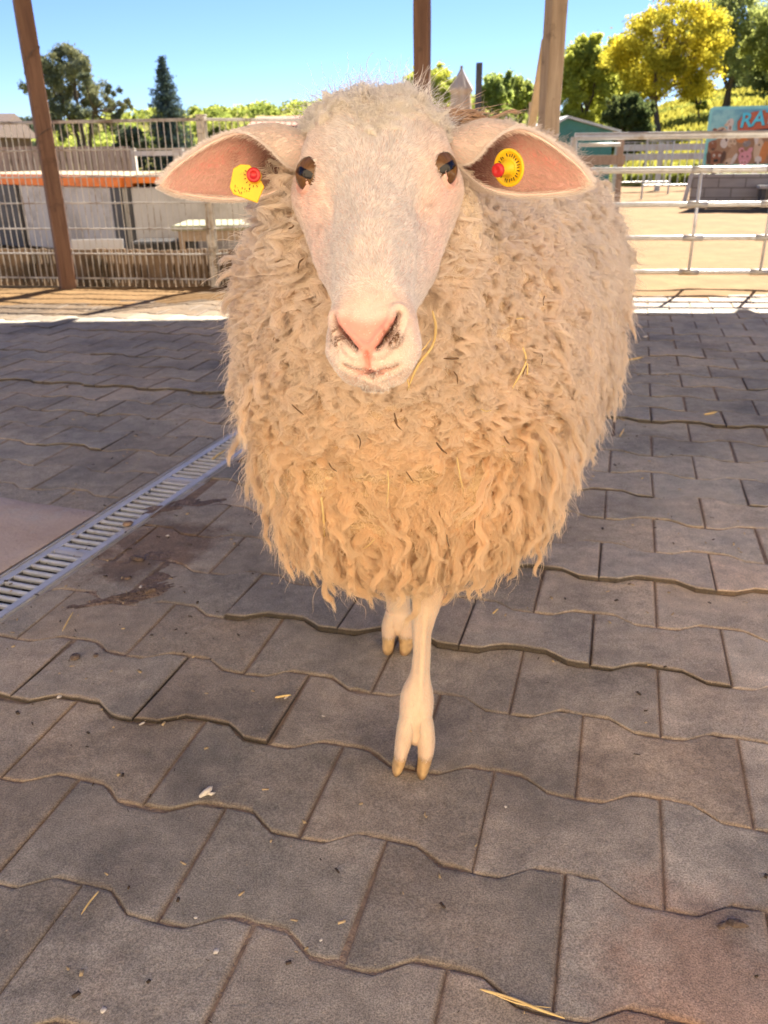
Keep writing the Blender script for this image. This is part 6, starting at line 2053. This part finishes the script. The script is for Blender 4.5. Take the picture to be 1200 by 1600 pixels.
# pine: several trunks, rounded needle clumps with sky between
def pine():
    Y = 52; x = place(132, Y); rg = np.random.default_rng(5)
    u = Y * .95 / 1300
    o = empty('pine_tree', (x, Y, 0), 'broad dark green pine with several trunks behind the left fence', 'tree')
    H = height(132, 74, Y)
    pxz = lambda px, py: np.array([place(px, Y), Y, height(px, py, Y)])
    clumps = []
    out = [(92, 95, 15), (108, 88, 14), (130, 82, 15), (142, 92, 14), (84, 118, 16), (105, 112, 17), (128, 108, 17), (150, 108, 14), (76, 142, 13), (96, 140, 17), (120, 135, 18), (144, 130, 16), (160, 125, 10),
           (84, 165, 14), (108, 162, 15), (134, 155, 15), (158, 150, 12), (184, 138, 8), (172, 160, 10), (198, 162, 8), (186, 176, 9), (150, 175, 11), (120, 182, 12), (94, 188, 13), (165, 188, 8), (140, 195, 9), (108, 205, 10), (80, 205, 9), (206, 155, 5), (176, 198, 8)]
    br = MB()
    trunks = [[(128, 250), (124, 210), (112, 170), (104, 120)], [(133, 250), (134, 205), (132, 160), (134, 95)], [(138, 250), (146, 208), (156, 170), (166, 150)]]
    for t in trunks:
        br.tube([pxz(*p) + rg.normal(0, .1, 3) * [0, 1, 0] for p in t], np.linspace(.14, .05, len(t)), 7)
    br.build('trunk', bark, o)
    tw = MB(); Cs, cc = [], []
    for cx, cy, r in out:
        c = pxz(cx, cy) + [0, rg.normal(0, 1.0), 0]; R = r * u
        b = trunks[0 if cx < 118 else (1 if cx < 148 else 2)]; bp = pxz(*b[2]); tw.tube([bp, (bp + c) / 2 + [0, 0, -.15], c], [.05, .035, .02], 5)
        n = int(95 * r)
        m = max(5, int(r * .8)); sub = rg.normal(0, .55, (m, 3)) * R * [1, 1.2, .75]
        P_ = c + sub[rg.integers(0, m, n)] + rg.normal(0, .21, (n, 3)) * R
        Cs.append(P_); t = rg.random((n, 1)) * .5 + .5 * (rg.random() < .4)
        cc.append(np.array([.12, .15, .10]) * (1 - t) + np.array([.34, .34, .18]) * t)
    tw.build('branches', bark, o)
    C = np.concatenate(Cs); Vl, Ql, Cl = leaves(C, .075, np.concatenate(cc), rg, .25)
    quick_mesh('crown', Vl - np.array([x, Y, 0]), Ql, needle_m, o, Cl)
pine()


def spruce(px, Y, px0, px1, ytop, label, seed):
    rg = np.random.default_rng(seed); x = place(px, Y); H = height(px, ytop, Y); W = (px1 - px0) / 1300 * Y * 1.25
    o = empty('spruce_tree', (x, Y, 0), label, 'tree')
    mb = MB(); mb.tube([(x, Y, 0), (x, Y, H * .97)], [.12, .02], 8); mb.build('trunk', bark, o)
    Cs, bb = [], MB()
    nlev = 40
    for k in range(nlev):
        t = (k + .5) / nlev; z = H * (1 - t * .95); R = W / 2 * (t ** .80) * rg.uniform(.82, 1.1)
        for j in range(int(5 + 9 * t)):
            a = rg.uniform(0, 6.28); L = R * rg.uniform(.70, 1.12)
            s = np.linspace(.1, 1, 6)
            pts = np.stack([x + L * s * math.cos(a), Y + L * s * math.sin(a), z - L * .28 * s + L * .22 * s ** 2.5], 1)
            bb.tube(pts, np.linspace(.02, .006, 6), 4, caps=False)
            n = int(34 + 46 * t); i = rg.uniform(0, 5, n); i0 = np.minimum(i.astype(int), 4); f_ = (i - i0)[:, None]
            Cs.append(pts[i0] * (1 - f_) + pts[i0 + 1] * f_ + rg.normal(0, 1, (n, 3)) * [.09, .09, .07] - [0, 0, .03])
    bb.build('branches', bark, o)
    C = np.concatenate(Cs); Vl, Ql, Cl = leaves(C, .06, np.array([.10, .14, .12]), rg, .35)
    quick_mesh('crown', Vl - np.array([x, Y, 0]), Ql, needle_m, o, Cl)
spruce(268, 50, 228, 306, 86, 'dark green conical spruce behind the metal fence', 9)

rg = np.random.default_rng(31)
nG = 42000
yy = 22 + 60 * rg.random(nG) ** 1.6; rr = rg.uniform(.02, .62, nG); xx = yy * rr
C = np.stack([xx, yy, hill_h(xx, yy)], 1)
hh = rg.uniform(.06, .20, nG) * (1 + yy / 60)
band = smooth01(vnoise(np.stack([xx * .25, yy * .9 + xx * .5, xx * 0], -1), .25, 12), -.05, .25)[:, None]  # dark shadow stripes painted into the grass colour
gc = np.array([.32, .30, .055]) * (1 - band) + np.array([.20, .22, .05]) * band
a = rg.uniform(0, 3.14, nG); wd = hh * .35; lean_ = rg.normal(0, .3, (nG, 2)) * hh[:, None]
e1 = np.stack([np.cos(a) * wd, np.sin(a) * wd, 0 * a], 1); up_ = np.stack([lean_[:, 0], lean_[:, 1], hh], 1)
V = np.stack([C - e1, C + e1, C + e1 * .3 + up_, C - e1 * .3 + up_], 1).reshape(-1, 3)
gc = gc * (1 + rg.normal(0, .18, (nG, 1)))
tag(quick_mesh('meadow_grass', V, np.arange(4 * nG).reshape(nG, 4), leaf_m, None, np.repeat(np.clip(gc, .01, .9), 4, 0)), kind='stuff')

# far woodland on the ridge
rg = np.random.default_rng(77)
n_b = 900
yy = rg.uniform(150, 345, n_b); rr = rg.uniform(-.50, .24, n_b); xx = rr * yy
zz = hill_h(xx, yy)
R0 = rg.uniform(1.6, 3.4, n_b)
okb = (zz > .8) | (rr < -.33) & (yy > 200)
xx, yy, zz, R0 = xx[okb], yy[okb], zz[okb], R0[okb]
per = 85
D_ = rg.normal(0, 1, (len(xx), per, 3)); D_ /= np.linalg.norm(D_, axis=2)[..., None]; D_[..., 2] = np.abs(D_[..., 2])
C = np.stack([xx, yy, zz], 1)[:, None] + D_ * (R0[:, None, None] * rg.uniform(.75, 1.05, (len(xx), per, 1))) * [1, 1, 1.05]
base = np.array([.24, .30, .07]) + rg.random((len(xx), 1)) * np.array([.18, .15, .03])
Vl, Ql, Cl = leaves(C.reshape(-1, 3), .62, np.repeat(base, per, 0), rg, .15)
tag(quick_mesh('woodland', Vl, Ql, leaf_m, None, Cl), kind='stuff')
# ------------------------------------------------------------------ straw in the wool and litter on the paving
from mathutils.bvhtree import BVHTree
bvh = BVHTree.FromPolygons([tuple(v) for v in TV], [tuple(int(i) for i in q) for q in TQ])
straw_m = mat('straw', (.62, .44, .17), (.74, .56, .26), .6, scale=60, spec=.3)
burr_m = mat('dry_stalk', (.10, .055, .025), (.17, .10, .05), .8, scale=60)


def on_wool(px, py, out=.050):
    d = RM @ np.array([(px - 600) / F_PX, -(py - 800) / F_PX, -1.0]); d /= np.linalg.norm(d)
    h = bvh.ray_cast(Vector((0, 0, CAM_H)), Vector(d))
    if h[0] is None: return None
    return np.array(h[0]) - d * out


def straw(pix, label, r=.0011, m_=straw_m, out=.050, ground=False, grp='straw bits caught in the fleece', name='straw'):
    pts = []
    for px, py in pix:
        q = G(px, py) + np.array([0, 0, .006]) if ground else on_wool(px, py, out)
        if q is None: return
        pts.append(q)
    pts = np.array(pts)
    d = np.concatenate([[0], np.cumsum(np.linalg.norm(np.diff(pts, axis=0), axis=1))])
    if d[-1] < 1e-5: return
    t = np.linspace(0, d[-1], 14)
    c = cr(d, pts, t)
    mb = MB(); mb.tube(c - c[0], r * np.interp(np.linspace(0, 1, 14), [0, .1, .8, 1], [.5, 1, 1, .35]), 6)
    o = mb.build(name, m_, smooth=True); o.location = c[0]
    tag(o, label, 'straw', grp)


straw([(676, 486), (681, 515), (676, 540), (655, 568), (636, 610)], 'long bent straw hanging beside the chin of the sheep', .0013)
straw([(640, 610), (638, 560), (662, 545), (674, 528)], 'thin curved straw just left of the long bent one by the chin', .0008)
straw([(929, 418), (915, 468), (905, 512)], 'long pale straw high on the right flank', .0013)
straw([(817, 542), (822, 560), (800, 608)], 'bent straw on the right breast wool', .0012)
straw([(502, 776), (506, 815), (507, 850)], 'upright golden straw low on the left breast wool', .0014)
straw([(440, 842), (470, 826)], 'short pale straw at the lower left of the fleece', .0011, out=.06)
straw([(714, 714), (718, 740), (724, 768)], 'thin straw in the middle of the lower breast wool', .0009)
straw([(606, 735), (607, 760), (604, 790)], 'short thin straw left of the middle of the breast wool', .0008)
straw([(838, 690), (850, 740)], 'thin pale straw low on the right breast wool', .0008)
straw([(540, 590), (560, 584)], 'small straw left under the chin', .0009)
straw([(612, 975), (616, 1005), (621, 1040), (616, 1065)], 'thin drooping straw stuck to the rear front leg', .0007) if False else None
lr = np.random.default_rng(99)
bits = [(824, 577), (820, 580), (845, 560), (792, 688), (783, 700), (622, 664), (618, 655), (470, 412), (425, 520), (430, 505), (906, 372), (872, 395), (842, 430), (880, 520), (902, 538), (893, 600), (918, 640), (862, 660), (705, 560), (712, 590),
        (760, 640), (690, 700), (560, 690), (520, 730), (388, 608), (415, 700), (428, 790), (425, 805), (640, 745), (742, 820), (800, 800), (576, 850), (530, 870), (660, 880), (700, 845), (850, 470), (812, 498), (775, 350), (455, 355), (465, 640)]
ORD = ['topmost', 'second from top', 'third from top', 'fourth from top', 'fifth from top', 'sixth from top', 'seventh from top', 'eighth from top', 'ninth from top', 'tenth from top', 'eleventh from top', 'twelfth from top', 'thirteenth from top', 'fourteenth from top', 'fifteenth from top', 'sixteenth from top']
bits = [b for b in bits if on_wool(*b) is not None]
zone = lambda b: ('upper ' if b[1] < 600 else 'lower ') + ('left breast' if b[0] < 540 else ('middle breast' if b[0] < 740 else 'right flank')) + ''
def bit_label(b, colour):
    same = sorted([q for q in bits if zone(q) == zone(b)], key=lambda q: q[1])
    return 'tiny %s stalk in the %s wool, %s' % (colour, zone(b), ORD[same.index(b)])
for k, (px, py) in enumerate(bits):
    a = lr.uniform(0, math.pi); l = lr.uniform(5, 13)
    dx, dy = math.cos(a) * l, math.sin(a) * l
    straw([(px - dx, py - dy), (px + lr.uniform(-3, 3), py + lr.uniform(-3, 3)), (px + dx, py + dy)], bit_label((px, py), 'dark brown' if k % 4 else 'pale'), .0007 if k % 3 else .0010, burr_m if k % 4 else straw_m, out=.052, grp='tiny stalks caught in the fleece', name='stalk')

straw([(750, 1551), (800, 1566), (840, 1582), (882, 1597)], 'long dry straw lying on the paving at the bottom edge', .0018, ground=True, grp='straws on the paving')
straw([(752, 1550), (815, 1575), (860, 1580)], 'thin straw crossing the long one at the bottom edge', .0010, ground=True, grp='straws on the paving')
straw([(155, 1398), (140, 1416), (128, 1434)], 'straw lying in the joint at the lower left', .0013, ground=True, grp='straws on the paving')
straw([(115, 960), (106, 975), (98, 990)], 'straw in the joint below the drain', .0016, ground=True, grp='straws on the paving')
straw([(990 - 20, 566), (1004, 560)], 'pale straw on the far paving right of the sheep', .004, ground=True, grp='straws on the paving')
straw([(1100, 650), (1120, 646)], 'pale straw on the far paving near the right edge', .004, ground=True, grp='straws on the paving')
straw([(332, 720), (352, 706)], 'pale straw beside the drain next to the fleece', .004, ground=True, grp='straws on the paving')
straw([(968, 684), (975, 672)], 'small straw on the paving right of the fleece', .003, ground=True, grp='straws on the paving')
straw([(1070, 905), (1103, 912)], 'faint straw on the ledge at the right', .0018, ground=True, grp='straws on the paving')
straw([(430, 1094), (455, 1090)], 'tiny pale straw left of the front hoof', .0022, ground=True, grp='straws on the paving')
straw([(770, 962), (778, 955)], 'small pale straw right of the knee', .0020, ground=True, grp='straws on the paving')

chip_m = mat('pale_chip', (.55, .50, .42), (.7, .66, .6), .7, scale=40)
def chip(px, py, r, label, flat=.35, grp='pale crumbs on the paving', m_=chip_m, name='crumb', cat='crumb', seed=0):
    q = G(px, py); rg_ = np.random.default_rng(seed + int(px)); n = 9
    V, F_ = [], []
    for k, (s, z) in enumerate(((.7, 0), (1, .35), (.75, .85))):
        for j in range(n):
            a = 2 * math.pi * j / n; rr = r * s * (1 + .3 * math.sin(2 * a + px) + rg_.normal(0, .08))
            V.append((rr * math.cos(a), rr * .6 * math.sin(a), z * r * flat))
    F_ = [(k * n + j, k * n + (j + 1) % n, (k + 1) * n + (j + 1) % n, (k + 1) * n + j) for k in range(2) for j in range(n)] + [tuple(2 * n + j for j in range(n)), tuple(range(n))[::-1]]
    o = mesh_obj(name, V, F_, m_, smooth=True); o.location = (q[0], q[1], .0015); o.rotation_euler = (0, 0, rg_.uniform(0, 3))
    tag(o, label, cat, grp)
# curled dry leaf scrap
q = G(325, 1243)
mb = MB(); mb.tube([(-.012, -.006, .002), (-.004, -.001, .005), (.003, .006, .007), (.004, .014, .004)], [.002, .0045, .004, .001], 7); mb.tube([(-.003, 0, .004), (.006, -.001, .003), (.011, .003, .002)], [.002, .0028, .001], 6)
o = mb.build('dry_scrap', chip_m, smooth=True); o.location = (q[0], q[1], .001); tag(o, 'curled pale scrap lying on a stone at the lower left', 'scrap')
for px, py, r, lab in ((447, 1092, .0055, 'square pale crumb left of the hoof'), (93, 1090, .006, 'white crumb near the left picture edge'), (222, 1132, .005, 'faint pale crumb left of centre'),
                       (1135, 1455, .004, 'white crumb in the dark patch at the right'), (1165, 1452, .004, 'white crumb right of the dark patch'), (220, 918, .006, 'white crumb on the trodden soil by the drain'),
                       (262, 838, .006, 'white crumb beside the brown clod'), (505, 1120, .003, 'tiny crumb left of the leg'), (790, 1262, .003, 'tiny crumb right of the hoof'), (306, 1435, .003, 'tiny pale crumb in the lower left joint'),
                       (338, 1488, .005, 'flat pale flake low in the picture'), (502, 1470, .003, 'tiny flake low in the middle'), (162, 1580, .005, 'pale flake at the bottom edge'), (1008, 527, .02, 'white feather-like scrap on the far paving right')):
    chip(px, py, r, lab)
dung_m = soil_mat
for px, py, r, lab in ((118, 1030, .014, 'dark brown clod on the stone below the drain'), (150, 1026, .008, 'small brown clod beside the bigger one'), (236, 925, .014, 'dark clod on the trodden soil'), (200, 905, .010, 'small dark clod by the drain edge'),
                       (1150, 1447, .012, 'dark crumbly clod at the lower right'), (215, 876, .016, 'round dark dropping in the wet patch'), (1128, 1449, .008, 'small crumb of soil at the lower right')):
    chip(px, py, r, lab, .6, 'brown clods on the paving', dung_m, 'clod', 'clod')
# a stone lying in the grate
chip(200, 822, .016, 'small brown stone jammed on the drain grate', .8, None, mat('brown_stone', (.20, .14, .10), (.28, .2, .15), .8), 'stone', 'stone')

# scattered dust, chaff and grit: too many to count
rg = np.random.default_rng(55)
nC = 2600
cx = rg.uniform(-1.4, 1.7, nC); cyy = rg.uniform(.45, 4.2, nC)
keep = vnoise(np.stack([cx, cyy, cx * 0], -1), 2.5, 4) + rg.normal(0, .3, nC) > .15
cx, cyy = cx[keep], cyy[keep]; n = len(cx)
a = rg.uniform(0, 3.14, n); l = rg.uniform(.0012, .0045, n) * (1 + cyy * .15); w_ = l * rg.uniform(.15, .6, n)
dx, dy = np.cos(a), np.sin(a)
C0 = np.stack([cx, cyy, np.full(n, .0042)], 1)
e1 = np.stack([dx * l, dy * l, rg.uniform(-.001, .001, n)], 1); e2 = np.stack([-dy * w_, dx * w_, rg.uniform(0, .0006, n)], 1)
top = np.stack([C0 - e1 - e2, C0 + e1 - e2, C0 + e1 + e2, C0 - e1 + e2], 1)
bot = top - [0, 0, .0012]
V = np.concatenate([top, bot], 1).reshape(-1, 3)
I = (np.arange(n) * 8)[:, None]
Q = np.concatenate([I + q for q in ([0, 1, 2, 3], [0, 4, 5, 1], [1, 5, 6, 2], [2, 6, 7, 3], [3, 7, 4, 0])]).reshape(-1, 4)
colr = np.where(rg.random((n, 1)) < .55, np.array([[.50, .38, .22]]), np.array([[.07, .05, .035]])) * rg.uniform(.7, 1.2, (n, 1))
chaff_m = mat('chaff', (1, 1, 1), (.8, .8, .8), .9, scale=50, attr=True)
tag(quick_mesh('chaff', V, Q, chaff_m, None, np.repeat(colr, 8, 0)), kind='stuff')
